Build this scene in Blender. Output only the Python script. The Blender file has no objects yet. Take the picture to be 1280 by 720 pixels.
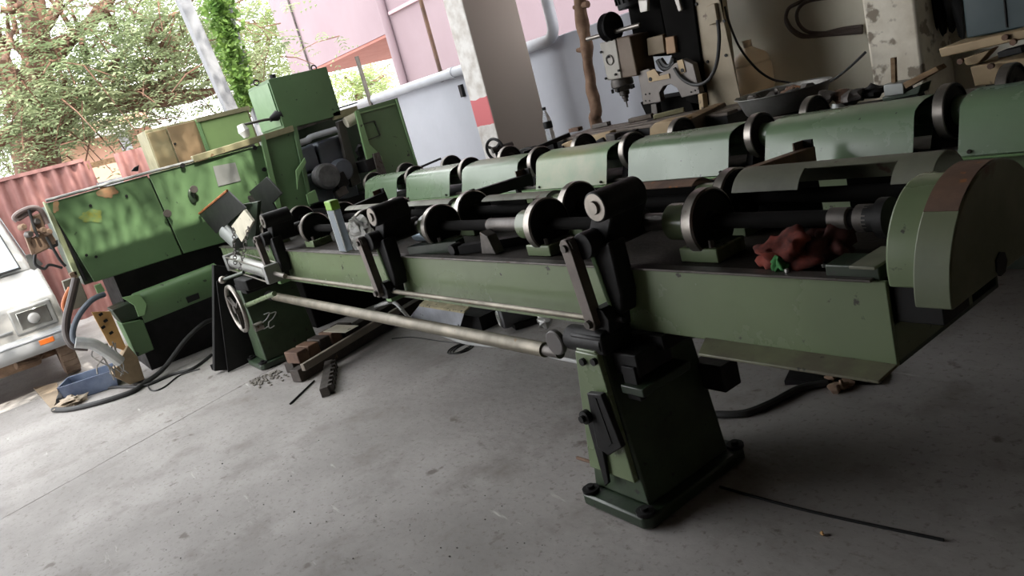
import bpy, math, random
from mathutils import Vector, Matrix, noise
V = Vector
sc = bpy.context.scene
col = sc.collection
# ------------------------------------------------------------------ camera
F = 952.0
PITCH, ROLL, YAW = [math.radians(a) for a in (14.32, -15.27, 147.12)]
fw = V((math.cos(YAW)*math.cos(PITCH), math.sin(YAW)*math.cos(PITCH), -math.sin(PITCH)))
rt = fw.cross(V((0, 0, 1))).normalized()
up0 = rt.cross(fw)
cr = math.cos(ROLL)*rt + math.sin(ROLL)*up0
cu = -math.sin(ROLL)*rt + math.cos(ROLL)*up0
CAM = V((0, 0, 1.5))
cd = bpy.data.cameras.new('camera'); cam = bpy.data.objects.new('camera', cd); col.objects.link(cam)
cd.sensor_width = 36; cd.lens = F/1280*36; cd.clip_end = 300; cd.clip_start = 0.05
cam.matrix_world = Matrix(((cr.x, cu.x, -fw.x, CAM.x), (cr.y, cu.y, -fw.y, CAM.y), (cr.z, cu.z, -fw.z, CAM.z), (0, 0, 0, 1)))
sc.camera = cam
# ------------------------------------------------------------------ light
sc.view_settings.view_transform = 'Standard'; sc.view_settings.look = 'None'
sc.view_settings.exposure = 0.0; sc.view_settings.gamma = 1.0; sc.view_settings.use_curve_mapping = False
w = bpy.data.worlds.new('sky'); sc.world = w; w.use_nodes = True
bg = w.node_tree.nodes['Background']; bg.inputs[0].default_value = (0.97, 0.98, 1.0, 1); bg.inputs[1].default_value = 5.6
sd = bpy.data.lights.new('sun', 'SUN'); sd.energy = 12; sd.angle = 0.012; sd.color = (1, .94, .84)
sun = bpy.data.objects.new('sun', sd); col.objects.link(sun)
SUN = V((0.62, 0.06, 0.86)).normalized()
sun.rotation_euler = SUN.to_track_quat('Z', 'Y').to_euler(); sun.location = SUN*20

# ------------------------------------------------------------------ pixel helpers: a pixel is a direction, the plane gives the distance
def ray(px, py): return cr*((px-640)/F) + cu*((360-py)/F) + fw
def Pz(px, py, z=0.0): d = ray(px, py); return CAM + d*((z-CAM.z)/d.z)
def Py(px, py, y): d = ray(px, py); return CAM + d*(y/d.y)
def Px(px, py, x): d = ray(px, py); return CAM + d*(x/d.x)

# ------------------------------------------------------------------ materials
MATS = {}
def mat(name, c, rough=.55, metal=0., var=.25, scale=3., c2=None, spots=0., sc_col=(.02, .018, .015), sscale=25., bump=0., bscale=60., spec=.5, stretch=(1, 1, 1), trans=0.):
    if name in MATS: return MATS[name]
    m = bpy.data.materials.new(name); m.use_nodes = True; MATS[name] = m
    nt = m.node_tree; N = nt.nodes; L = nt.links; b = N['Principled BSDF']
    geo = N.new('ShaderNodeNewGeometry'); mp = N.new('ShaderNodeMapping'); mp.inputs['Scale'].default_value = stretch
    L.new(geo.outputs['Position'], mp.inputs['Vector'])
    n1 = N.new('ShaderNodeTexNoise'); n1.inputs['Scale'].default_value = scale; n1.inputs['Detail'].default_value = 6; n1.inputs['Roughness'].default_value = .6
    L.new(mp.outputs[0], n1.inputs['Vector'])
    r1 = N.new('ShaderNodeValToRGB'); r1.color_ramp.elements[0].position = .36; r1.color_ramp.elements[1].position = .66
    if c2 is None: c2 = tuple(x*(1-var) for x in c)
    r1.color_ramp.elements[0].color = (*c2, 1); r1.color_ramp.elements[1].color = (*c, 1)
    L.new(n1.outputs['Fac'], r1.inputs[0])
    out = r1.outputs[0]
    if spots > 0:
        n2 = N.new('ShaderNodeTexNoise'); n2.inputs['Scale'].default_value = sscale; n2.inputs['Detail'].default_value = 4
        L.new(mp.outputs[0], n2.inputs['Vector'])
        r2 = N.new('ShaderNodeValToRGB'); r2.color_ramp.elements[0].position = .72-spots*.2; r2.color_ramp.elements[1].position = .76-spots*.17
        L.new(n2.outputs['Fac'], r2.inputs[0])
        mx = N.new('ShaderNodeMix'); mx.data_type = 'RGBA'; mx.inputs['B'].default_value = (*sc_col, 1)
        L.new(r2.outputs[0], mx.inputs['Factor']); L.new(out, mx.inputs['A']); out = mx.outputs['Result']
    L.new(out, b.inputs['Base Color'])
    mr = N.new('ShaderNodeMapRange'); mr.inputs['From Min'].default_value = .3; mr.inputs['From Max'].default_value = .7
    mr.inputs['To Min'].default_value = min(1, rough+.12); mr.inputs['To Max'].default_value = max(.03, rough-.08)
    L.new(n1.outputs['Fac'], mr.inputs['Value']); L.new(mr.outputs[0], b.inputs['Roughness'])
    b.inputs['Metallic'].default_value = metal; b.inputs['Specular IOR Level'].default_value = spec
    if bump > 0:
        n3 = N.new('ShaderNodeTexNoise'); n3.inputs['Scale'].default_value = bscale; n3.inputs['Detail'].default_value = 5
        L.new(mp.outputs[0], n3.inputs['Vector'])
        bp = N.new('ShaderNodeBump'); bp.inputs['Strength'].default_value = bump; bp.inputs['Distance'].default_value = .01
        L.new(n3.outputs['Fac'], bp.inputs['Height']); L.new(bp.outputs[0], b.inputs['Normal'])
    if trans > 0: b.inputs['Transmission Weight'].default_value = trans; b.inputs['IOR'].default_value = 1.45
    return m
GREEN = mat('conveyor_green_paint', (.165, .215, .115), .27, var=.22, scale=2.2, spots=.18, sscale=22, sc_col=(.03, .028, .02), bump=.05, bscale=18, spec=.6)
GREEN_COVER = mat('cover_green_paint', (.16, .235, .14), .28, var=.18, scale=2.5, spots=.1, sscale=30, bump=.06, bscale=12, spec=.6)
GREEN_CAB = mat('cabinet_green_paint', (.095, .172, .075), .42, var=.18, scale=2., spots=.22, sscale=16, sc_col=(.02, .03, .02), bump=.05, bscale=15)
GREEN_LIGHT = mat('pale_green_paint', (.20, .34, .15), .45, var=.2, scale=3, spots=.2, sscale=20)
GREEN_BRIGHT = mat('light_green_paint', (.30, .44, .17), .5, var=.12, scale=3)
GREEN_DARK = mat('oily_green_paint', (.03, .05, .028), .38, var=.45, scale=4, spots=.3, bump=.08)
OLIVE = mat('olive_tan_paint', (.27, .25, .14), .55, var=.3, scale=6, spots=.35, sc_col=(.10, .055, .025), sscale=12)
TANP = mat('tan_brown_paint', (.24, .20, .11), .5, c2=(.21, .13, .055), scale=1.8)
OIL = mat('oily_black_iron', (.013, .0125, .013), .52, .05, var=.4, scale=8, bump=.1, spec=.25)
MATTBLACK = mat('matt_black_parts_and_shade', (.007, .0065, .006), .85, var=.3, spec=.08)  # black machine parts, also the pieces that stand in for shade
BLACKP = mat('black_paint', (.015, .015, .015), .5, var=.3, scale=5, spec=.2)
IRON = mat('grimy_iron', (.12, .108, .098), .48, .55, var=.4, scale=10, spots=.3, sc_col=(.05, .03, .018), bump=.1)
STEEL = mat('worn_steel', (.30, .275, .245), .34, .8, var=.35, scale=10, spots=.2, sc_col=(.12, .08, .05))
PIPEM = mat('brass_grey_pipe', (.22, .195, .145), .45, .4, var=.35, scale=8, spots=.3, sc_col=(.15, .10, .05))
ALU = mat('aluminium', (.6, .6, .58), .32, .85, var=.15, scale=8)
RUST = mat('rusty_steel', (.19, .105, .062), .7, .1, c2=(.10, .06, .042), scale=7, spots=.3, sc_col=(.28, .11, .035), bump=.15)
BLUEGREY = mat('dark_blue_grey_casting', (.13, .145, .175), .45, .1, var=.3, scale=4, bump=.06)
RUBBER = mat('black_rubber', (.025, .025, .025), .55, var=.3)
WOOD = mat('old_wood', (.26, .165, .085), .75, c2=(.15, .09, .045), scale=5, stretch=(1, 6, 6), bump=.2)
TANC = mat('tan_cast_paint', (.40, .29, .16), .6, var=.3, scale=5, spots=.35, sc_col=(.12, .08, .05), sscale=14)
WHITEP = mat('off_white_paint', (.62, .58, .46), .5, var=.2, scale=5, spots=.2)
PLAQUE = mat('grey_plate', (.26, .27, .26), .4, .4, var=.15)
WHITEWALL = mat('whitewashed_plaster', (.43, .445, .49), .85, var=.08, scale=1.5, spots=.06, sscale=9, sc_col=(.5, .5, .52), bump=.15, bscale=30)
BEIGE = mat('beige_plaster', (.80, .77, .66), .85, c2=(.66, .63, .52), scale=1.1, spots=.05, sscale=10, sc_col=(.3, .28, .22), bump=.15, bscale=25)
PILB = mat('pillar_plaster', (.43, .385, .34), .85, var=.14, scale=3, bump=.12, bscale=40)
PEEL = mat('peeling_plaster', (.72, .67, .56), .85, c2=(.54, .48, .38), scale=4, spots=.75, sc_col=(.25, .21, .16), sscale=9, bump=.3, bscale=20)
PINK = mat('pink_plaster', (.275, .205, .228), .85, var=.06, scale=.8)
SOFFIT = mat('red_brown_soffit', (.42, .16, .13), .8, var=.1)
PVC = mat('grey_pvc', (.46, .48, .52), .4, var=.12, scale=5)
CONC = mat('concrete_post', (.28, .285, .30), .8, var=.2, scale=6, bump=.2)
BARK = mat('bark', (.17, .088, .055), .85, c2=(.09, .05, .034), scale=6, bump=.4, bscale=20)
STICK = mat('dry_wood_pole', (.24, .145, .09), .8, c2=(.14, .08, .05), scale=9, bump=.5, bscale=25)
FENCE = mat('pink_corrugated_sheet', (.33, .165, .145), .6, c2=(.24, .11, .10), scale=2.5)
CARW = mat('silver_white_car_paint', (.40, .39, .37), .3, var=.05, spec=.6)
CARG = mat('car_grey_bumper', (.36, .37, .38), .42, var=.12)
DUST = mat('dusty_brown', (.26, .17, .11), .85, c2=(.15, .10, .07), scale=9, bump=.3)
ORANGE = mat('amber_plastic', (.85, .20, .03), .3, var=.1)
OCHRE = mat('ochre_board', (.60, .36, .13), .6, c2=(.42, .23, .08), scale=5)
BLUE = mat('blue_plastic', (.075, .10, .17), .45, c2=(.16, .20, .28), scale=6)
REDC = mat('red_cloth', (.19, .026, .012), .9, c2=(.03, .008, .007), scale=14)
GREENC = mat('green_cloth', (.05, .22, .06), .9, var=.3)
TEAL = mat('dark_teal_paint', (.03, .055, .06), .5, var=.2)
LEAFY = mat('yellow_green_leaf', (.34, .40, .16), .6, c2=(.22, .29, .12), scale=1.5)
LEAF = mat('sage_leaf', (.30, .34, .20), .6, c2=(.18, .24, .12), scale=1.2)
VINE = mat('vine_leaf', (.17, .27, .06), .6, c2=(.08, .17, .03), scale=4)
for m_ in (LEAF, LEAFY, VINE):
    nt = m_.node_tree; tr_ = nt.nodes.new('ShaderNodeBsdfTranslucent'); ms = nt.nodes.new('ShaderNodeMixShader'); ms.inputs[0].default_value = .4
    src = nt.nodes['Principled BSDF'].inputs['Base Color'].links[0].from_socket; nt.links.new(src, tr_.inputs[0])
    nt.links.new(nt.nodes['Principled BSDF'].outputs[0], ms.inputs[1]); nt.links.new(tr_.outputs[0], ms.inputs[2]); nt.links.new(ms.outputs[0], nt.nodes['Material Output'].inputs[0])
CHALK = mat('chalk', (.55, .55, .53), .9, var=.1)
RED = mat('red_paint', (.60, .09, .10), .75, var=.25, scale=9)
YELL = mat('worn_yellow_sticker', (.20, .21, .03), .6, c2=(.12, .20, .07), scale=26)
ORUST = mat('orange_primer', (.34, .175, .085), .7, c2=(.22, .17, .09), scale=14)
def glassy(name, c, rough=.05, alpha_trans=.9, ior=1.35):
    m = bpy.data.materials.new(name); m.use_nodes = True; b = m.node_tree.nodes['Principled BSDF']
    b.inputs['Base Color'].default_value = (*c, 1); b.inputs['Roughness'].default_value = rough
    b.inputs['Transmission Weight'].default_value = alpha_trans; b.inputs['IOR'].default_value = ior
    return m
CLEAR = glassy('clear_plastic', (.93, .95, .95), .05, .9, 1.07); BAGM = glassy('thin_plastic_bag', (.80, .80, .76), .22, .6, 1.08)
JUGM = glassy('cloudy_jug_plastic', (.82, .66, .48), .35, .35, 1.3)
GLASS = glassy('windscreen_glass', (.55, .62, .66), .03, .35, 1.45)
LENS = glassy('lamp_lens', (.95, .95, .95), .05, .7, 1.3)
FLASK = glassy('scratched_clear_plastic', (.42, .46, .50), .25, .45, 1.06)
CAPG = mat('lime_green_cap', (.22, .42, .05), .4, var=.1)

# ------------------------------------------------------------------ geometry helpers
WORLD = {}
class G:
    def __init__(s): s.v = []; s.f = []
    def add(s, vs, fs):
        o = len(s.v); s.v += [V(p) for p in vs]; s.f += [tuple(i+o for i in f) for f in fs]; return s
    def hexa(s, p): return s.add(p, [(0, 3, 2, 1), (4, 5, 6, 7), (0, 1, 5, 4), (1, 2, 6, 5), (2, 3, 7, 6), (3, 0, 4, 7)])
    def box(s, x0, x1, y0, y1, z0, z1):
        return s.hexa([(x0, y0, z0), (x1, y0, z0), (x1, y1, z0), (x0, y1, z0), (x0, y0, z1), (x1, y0, z1), (x1, y1, z1), (x0, y1, z1)])
    def obox(s, c, size, rot=(0, 0, 0)):
        from mathutils import Euler
        R = Euler(rot).to_matrix(); h = V(size)/2; c = V(c)
        return s.hexa([c + R @ V((sx*h.x, sy*h.y, sz*h.z)) for sz in (-1, 1) for sx, sy in ((-1, -1), (1, -1), (1, 1), (-1, 1))])
    def beam(s, a, b, wd, ht, upv=(0, 0, 1)):
        a = V(a); b = V(b); d = (b-a).normalized(); sd_ = d.cross(V(upv)).normalized(); u = sd_.cross(d)
        q = [(-1, -1), (1, -1), (1, 1), (-1, 1)]
        return s.hexa([p + sd_*(i*wd/2) + u*(j*ht/2) for p in (a, b) for i, j in q])
    def prism(s, poly, ext):
        n = len(poly); ext = V(ext); vs = [V(p) for p in poly] + [V(p)+ext for p in poly]
        return s.add(vs, [tuple(reversed(range(n))), tuple(range(n, 2*n))] + [(i, (i+1) % n, n+(i+1) % n, n+i) for i in range(n)])
    def cyl(s, a, b, r, r2=None, n=20, cap=True):
        a = V(a); b = V(b); r2 = r if r2 is None else r2; d = (b-a).normalized()
        u = d.orthogonal().normalized(); w_ = d.cross(u)
        cs = [(math.cos(2*math.pi*i/n), math.sin(2*math.pi*i/n)) for i in range(n)]
        vs = [a + (u*c+w_*t)*r for c, t in cs] + [b + (u*c+w_*t)*r2 for c, t in cs]
        fs = [(i, (i+1) % n, n+(i+1) % n, n+i) for i in range(n)]
        if cap: fs += [tuple(reversed(range(n))), tuple(range(n, 2*n))]
        return s.add(vs, fs)
    def lathe(s, o, d, prof, n=24):
        o = V(o); d = V(d).normalized(); u = d.orthogonal().normalized(); w_ = d.cross(u); vs = []; m = len(prof)
        for i in range(n):
            a = 2*math.pi*i/n
            for r, h in prof: vs.append(o + d*h + (u*math.cos(a)+w_*math.sin(a))*r)
        return s.add(vs, [(i*m+j, ((i+1) % n)*m+j, ((i+1) % n)*m+j+1, i*m+j+1) for i in range(n) for j in range(m-1)])
    def tube(s, path, r, n=8, r_end=None):
        P = [V(p) for p in path]; m = len(P); vs = []; u = None
        for k in range(m):
            t = (P[min(k+1, m-1)] - P[max(k-1, 0)]).normalized()
            u = t.orthogonal().normalized() if u is None else (u - t*u.dot(t)).normalized()
            w_ = t.cross(u); rr = r if r_end is None else r + (r_end-r)*k/(m-1)
            vs += [P[k] + (u*math.cos(2*math.pi*i/n) + w_*math.sin(2*math.pi*i/n))*rr for i in range(n)]
        fs = [(k*n+i, k*n+(i+1) % n, (k+1)*n+(i+1) % n, (k+1)*n+i) for k in range(m-1) for i in range(n)]
        return s.add(vs, fs + [tuple(reversed(range(n))), tuple(range((m-1)*n, m*n))])
    def torus(s, c, nrm, R, r, n=28, k=8):
        c = V(c); d = V(nrm).normalized(); u = d.orthogonal().normalized(); w_ = d.cross(u); vs = []
        for i in range(n):
            a = 2*math.pi*i/n; e = u*math.cos(a)+w_*math.sin(a)
            vs += [c + e*(R + r*math.cos(2*math.pi*j/k)) + d*(r*math.sin(2*math.pi*j/k)) for j in range(k)]
        return s.add(vs, [(i*k+j, ((i+1) % n)*k+j, ((i+1) % n)*k+(j+1) % k, i*k+(j+1) % k) for i in range(n) for j in range(k)])
    def blob(s, c, rad, seed=0, amp=.25, n=12, m=8, fr=1.5):
        c = V(c); vs = []; fs = []
        for j in range(m+1):
            th = math.pi*j/m
            for i in range(n):
                a = 2*math.pi*i/n; d = V((math.sin(th)*math.cos(a), math.sin(th)*math.sin(a), math.cos(th)))
                k = 1 + amp*noise.noise(d*fr + V((seed*7.3, seed*3.1, seed)))*2
                vs.append(c + V((d.x*rad[0], d.y*rad[1], d.z*rad[2]))*k)
        for j in range(m):
            for i in range(n): fs.append((j*n+i, (j+1)*n+i, (j+1)*n+(i+1) % n, j*n+(i+1) % n))
        return s.add(vs, fs)
    def shell(s, prof, x0, x1, t):               # bent sheet: (y,z) profile swept along x, thickness t
        m = len(prof); vs = []
        for x in (x0, x1):
            for k in range(m):
                a = V((0, *prof[max(k-1, 0)])); b = V((0, *prof[min(k+1, m-1)])); d = (b-a).normalized(); nn = V((0, d.z, -d.y))
                vs += [V((x, *prof[k])), V((x, *prof[k])) + nn*t]
        o = 2*m; fs = []
        for k in range(m-1):
            a = 2*k; fs += [(a, a+2, o+a+2, o+a), (a+1, o+a+1, o+a+3, a+3), (a, a+1, a+3, a+2), (o+a, o+a+2, o+a+3, o+a+1)]
        fs += [(0, o, o+1, 1), (2*m-2, 2*m-1, o+2*m-1, o+2*m-2)]
        return s.add(vs, fs)
    def build(s, name, m, parent=None, bevel=0, smooth=35, kind=None, subsurf=0):
        lo = V([min(p[i] for p in s.v) for i in range(3)]); hi = V([max(p[i] for p in s.v) for i in range(3)]); c = (lo+hi)/2
        me = bpy.data.meshes.new(name); me.from_pydata([tuple(p-c) for p in s.v], [], s.f); me.update()
        import bmesh
        bm = bmesh.new(); bm.from_mesh(me); bmesh.ops.recalc_face_normals(bm, faces=bm.faces); bm.to_mesh(me); bm.free()
        if smooth:
            for p in me.polygons: p.use_smooth = True
            me.set_sharp_from_angle(angle=math.radians(smooth))
        me.materials.append(m)
        o = bpy.data.objects.new(name, me); col.objects.link(o); WORLD[o.name] = c
        o.location = c
        if parent: o.parent = parent; o.location = c - WORLD[parent.name]
        if bevel:
            b = o.modifiers.new('bevel', 'BEVEL'); b.width = bevel; b.segments = 2; b.limit_method = 'ANGLE'; b.angle_limit = math.radians(40)
        if subsurf:
            q = o.modifiers.new('sub', 'SUBSURF'); q.levels = subsurf; q.render_levels = subsurf
        if kind: o['kind'] = kind
        return o
def thing(name, loc, label, cat, group=None):
    o = bpy.data.objects.new(name, None); col.objects.link(o); o.location = loc; o.empty_display_size = .1; WORLD[o.name] = V(loc)
    return tag(o, label, cat, group)
def tag(o, label, cat, group=None):
    o['label'] = label; o['category'] = cat
    if group: o['group'] = group
    return o
def dup(o, off, parent=None):
    c = o.copy(); col.objects.link(c); off = V(off); p = parent if parent else o.parent
    WORLD[c.name] = WORLD[o.name] + off
    c.parent = p; c.location = WORLD[c.name] - (WORLD[p.name] if p else V((0, 0, 0)))
    for ch in [q for q in o.children]:
        d = ch.copy(); col.objects.link(d); d.parent = c; WORLD[d.name] = WORLD[ch.name] + off; d.location = WORLD[d.name]-WORLD[c.name]
    return c
def struct(o): o['kind'] = 'structure'; return o
def bez(pts, n=8):                                # Catmull-Rom through points
    P = [V(p) for p in pts]; P = [P[0]] + P + [P[-1]]; out = []
    for i in range(1, len(P)-2):
        for k in range(n):
            t = k/n; a, b, c, d = P[i-1], P[i], P[i+1], P[i+2]
            out.append(.5*((2*b) + (c-a)*t + (2*a-5*b+4*c-d)*t*t + (3*b-a-3*c+d)*t**3))
    return out + [P[-2]]
def yz_circle(x, yc, zc, R, a0, a1, n): return [V((x, yc+R*math.cos(math.radians(a0+(a1-a0)*i/n)), zc+R*math.sin(math.radians(a0+(a1-a0)*i/n)))) for i in range(n+1)]
random.seed(4)
# ================================================================== SETTING
FLOORM = mat('worn_concrete_floor', (.375, .355, .34), .66, c2=(.265, .25, .238), scale=1.1, spots=.22, sc_col=(.17, .15, .135), sscale=6, bump=.35, bscale=18, spec=.3)
nt = FLOORM.node_tree; bs_ = nt.nodes['Principled BSDF']; src = bs_.inputs['Base Color'].links[0].from_socket
def fnoise(scale, lo, hi, colr, stretch, rotz, prev, det=8, rgh=.65):
    ge = nt.nodes.new('ShaderNodeNewGeometry'); mp = nt.nodes.new('ShaderNodeMapping'); mp.inputs['Scale'].default_value = stretch; mp.inputs['Rotation'].default_value = (0, 0, rotz)
    nt.links.new(ge.outputs['Position'], mp.inputs[0]); n = nt.nodes.new('ShaderNodeTexNoise'); n.inputs['Scale'].default_value = scale; n.inputs['Detail'].default_value = det; n.inputs['Roughness'].default_value = rgh
    nt.links.new(mp.outputs[0], n.inputs['Vector']); r = nt.nodes.new('ShaderNodeValToRGB'); r.color_ramp.elements[0].position = lo; r.color_ramp.elements[1].position = hi; nt.links.new(n.outputs['Fac'], r.inputs[0])
    m = nt.nodes.new('ShaderNodeMix'); m.data_type = 'RGBA'; m.inputs['B'].default_value = (*colr, 1); nt.links.new(r.outputs[0], m.inputs['Factor']); nt.links.new(prev, m.inputs['A']); return m.outputs['Result']
src = fnoise(3.2, .52, .78, (.19, .17, .155), (1, 1, 1), 0, src)
src = fnoise(5, .60, .72, (.145, .13, .115), (1, 2.2, 1), .4, src, 10, .75)
src = fnoise(38, .56, .70, (.20, .18, .165), (1, 1, 1), 0, src, 4)
src = fnoise(2.2, .66, .74, (.52, .50, .47), (1, 7, 1), .9, src, 6)
nt.links.new(src, bs_.inputs['Base Color'])
JOINT = mat('joint_dirt', (.05, .045, .04), .9)
ja, jb = V((-4.93, -.42, 0)), V((-5.38, .82, 0)); jd = (jb-ja).normalized(); jn = V((jd.y, -jd.x, 0))
A0, A1 = ja - jd*14, ja + jd*5.5
rj = random.Random(2); N_ = 160
jl = [A0.lerp(A1, i/N_) + jn*(.035*noise.noise(V((i*.11, 0, 0))) + .012*noise.noise(V((i*.6, 3, 0)))) for i in range(N_+1)]
wd_ = [.0022 + .0045*max(0, noise.noise(V((i*.35, 9, 0)))+.25) for i in range(N_+1)]
g = G()
for i in range(N_):
    a0_, a1_ = jl[i] + jn*wd_[i], jl[i+1] + jn*wd_[i+1]; g.hexa([V((p.x, p.y, -.06)) for p in (a0_, V((8, a0_.y, 0)), V((8, a1_.y, 0)), a1_)] + [a0_, V((8, a0_.y, 0)), V((8, a1_.y, 0)), a1_])
    b0_, b1_ = jl[i] - jn*wd_[i], jl[i+1] - jn*wd_[i+1]; g.hexa([V((p.x, p.y, -.06)) for p in (V((-60, b0_.y, 0)), b0_, b1_, V((-60, b1_.y, 0)))] + [V((-60, b0_.y, 0)), b0_, b1_, V((-60, b1_.y, 0))])
q1 = A1
g.prism([V((-60, q1.y, 0)), V((8, q1.y, 0)), V((8, 60, 0)), V((-60, 60, 0))], (0, 0, -.06))
fl = struct(g.build('floor', FLOORM, smooth=0))
g = G(); g.box(-60, 8, -15, 60, -.12, -.061); o = g.build('joint_bed', JOINT, fl, smooth=0)

# compound wall (low) and building wall (full height)
YW = 5.0
g = G(); g.box(-11.6, -4.15, YW, YW+.15, 0, 1.84); wb = struct(g.build('wall_back', WHITEWALL, bevel=.01))
g = G(); g.box(-4.15, 5, YW, YW+.2, 0, 3.5); struct(g.build('wall_workshop', BEIGE, bevel=.006))
# pillars
PILW = bpy.data.materials.new('pillar_white_with_red_band'); PILW.use_nodes = True
nt = PILW.node_tree; b = nt.nodes['Principled BSDF']; b.inputs['Roughness'].default_value = .85
geo = nt.nodes.new('ShaderNodeNewGeometry'); sp = nt.nodes.new('ShaderNodeSeparateXYZ'); nt.links.new(geo.outputs['Position'], sp.inputs[0])
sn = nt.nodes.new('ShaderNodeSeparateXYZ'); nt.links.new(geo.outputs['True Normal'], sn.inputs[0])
nz = nt.nodes.new('ShaderNodeTexNoise'); nz.inputs['Scale'].default_value = 9; nz.inputs['Detail'].default_value = 6
nt.links.new(geo.outputs['Position'], nz.inputs['Vector'])
def mth(op, a, b_): 
    n = nt.nodes.new('ShaderNodeMath'); n.operation = op
    for i, q in enumerate((a, b_)):
        if isinstance(q, (int, float)): n.inputs[i].default_value = q
        else: nt.links.new(q, n.inputs[i])
    return n.outputs[0]
zt, zb = Py(590, 125, 4.0).z, Py(603, 157, 4.0).z
zz = mth('ADD', sp.outputs[2], mth('MULTIPLY', mth('SUBTRACT', nz.outputs['Fac'], .5), .05))
band = mth('MULTIPLY', mth('GREATER_THAN', zz, zb), mth('LESS_THAN', zz, zt))
def mixc(f, a, b_):
    n = nt.nodes.new('ShaderNodeMix'); n.data_type = 'RGBA'; nt.links.new(f, n.inputs['Factor'])
    for k, q in (('A', a), ('B', b_)):
        if isinstance(q, tuple): n.inputs[k].default_value = (*q, 1)
        else: nt.links.new(q, n.inputs[k])
    return n.outputs['Result']
rr = nt.nodes.new('ShaderNodeValToRGB'); rr.color_ramp.elements[0].position = .35; rr.color_ramp.elements[1].position = .6
rr.color_ramp.elements[0].color = (.50, .46, .42, 1); rr.color_ramp.elements[1].color = (.72, .70, .67, 1); nt.links.new(nz.outputs['Fac'], rr.inputs[0])
white = mixc(band, rr.outputs[0], (.62, .17, .18))
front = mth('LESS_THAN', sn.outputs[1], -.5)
nt.links.new(mixc(front, (.40, .345, .30), white), b.inputs['Base Color'])  # faces other than the front are painted browner to stand for their shade
xL, xR = Py(553, 0, 4.0).x, Py(577, 0, 4.0).x
yB = Px(645, 0, xR).y
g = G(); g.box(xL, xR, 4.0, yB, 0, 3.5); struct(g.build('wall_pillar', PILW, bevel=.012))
g = G(); g.box(-2.60, -2.29, 4.62, 5.0, 0, 3.5); o = struct(g.build('wall_column', PEEL, bevel=.02))
# roof of the shed; unseen side walls added to keep the right side dim
CEIL = mat('grey_roof_sheet', (.09, .075, .065), .8, var=.2)
g = G(); g.box(-5.2, 5.2, -7.0, 5.2, 3.5, 3.6); g.box(-8.1, -5.2, 2.35, 5.2, 3.5, 3.6); struct(g.build('ceiling', CEIL))  # second slab is an unseen extension, added to shade the top box
DIM = mat('unseen_wall_dark_brown', (.10, .065, .045), .9, var=.2)
g = G(); g.box(1.6, 1.8, -3.2, 5.2, 0, 3.5); struct(g.build('wall_right_light_block', DIM))  # unseen wall, set close to darken the right side
g = G(); g.box(-4.7, 1.8, -3.2, -3.0, 0, 3.5); struct(g.build('wall_front_light_block', DIM))  # unseen wall, its length set to cut daylight on the right
# small switch box on the pillar
p = Py(579, 113, 5.0)
g = G(); g.box(p.x-.03, p.x+.03, 4.96, 5.0, p.z-.07, p.z+.07); tag(g.build('switch_box', BLACKP, bevel=.004), 'small black box fixed to the white wall beside the pillar', 'switch box')

# ---- drain pipe along the wall
zp = Py(560, 93, 4.93).z
xe = Py(698, 40, 4.93).x
path = [V((-11.2, 4.9, zp-.01)), V((-9, 4.9, zp)), V((xe-.15, 4.9, zp))] + [V((xe-.15+.13*math.sin(a), 4.9, zp+.13-.13*math.cos(a))) for a in (.4, .8, 1.2, 1.57)] + [V((xe-.02, 4.9, zp+.5)), V((xe-.02, 4.9, 3.4))]
dp = tag(G().tube(path, .055, 14).build('drain_pipe', PVC), 'grey plastic drain pipe running along the top of the white wall', 'pipe')
for xx in (-6.45, -7.6): G().cyl((xx-.05, 4.9, zp), (xx+.05, 4.9, zp), .062).build('socket', PVC, dp)
# iron rods standing on the wall behind
a = Py(552, 95, 4.95); bt = Py(523, -20, 4.95)
g = G(); g.beam(a, a + (V((0, 0, 1))*1.1), .035, .035, (1, 0, 0)); rd = tag(g.build('iron_angle_post', RUST), 'thin dark iron post tied to the drain pipe beside the pillar', 'post')
g = G(); g.obox(a, (.09, .1, .1), (.3, .2, 0)); g.build('wire_tie', RUST, rd)
a = Py(463, 128, 4.85)
G_ = G(); G_.cyl(a - V((0, 0, .1)), a + V((0.0, 0, .62)), .028); tag(G_.build('iron_pipe_post', IRON), 'grey iron pipe stub standing behind the open green door', 'post')

# knotty wooden pole in front of the wall
pts = [Py(746, 160, 4.55), Py(745, 140, 4.55), Py(738, 100, 4.55), Py(733, 60, 4.55), Py(727, 20, 4.55), Py(722, -20, 4.55)]
b0 = pts[0]; path = bez([V((b0.x+.05, 4.55, .0))] + pts + [V((pts[-1].x-.02, 4.55, 2.9))], 6)
g = G().tube(path, .052, 12, .045)
for i, q in enumerate(g.v): g.v[i] = q + V((noise.noise(q*9), noise.noise(q*9+V((5, 0, 0))), 0))*.02
tr = tag(g.build('wooden_pole', STICK, smooth=60), 'knotty bare wooden pole propped upright before the white wall', 'pole')
for px, py, dx in ((722, 62, -.03), (727, 5, -.07)):
    q = Py(px+8, py, 4.55); G().cyl(q, q + V((dx*2.2, -.02, .01)), .03, .016, 8).build('knot_stub', STICK, tr)

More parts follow.
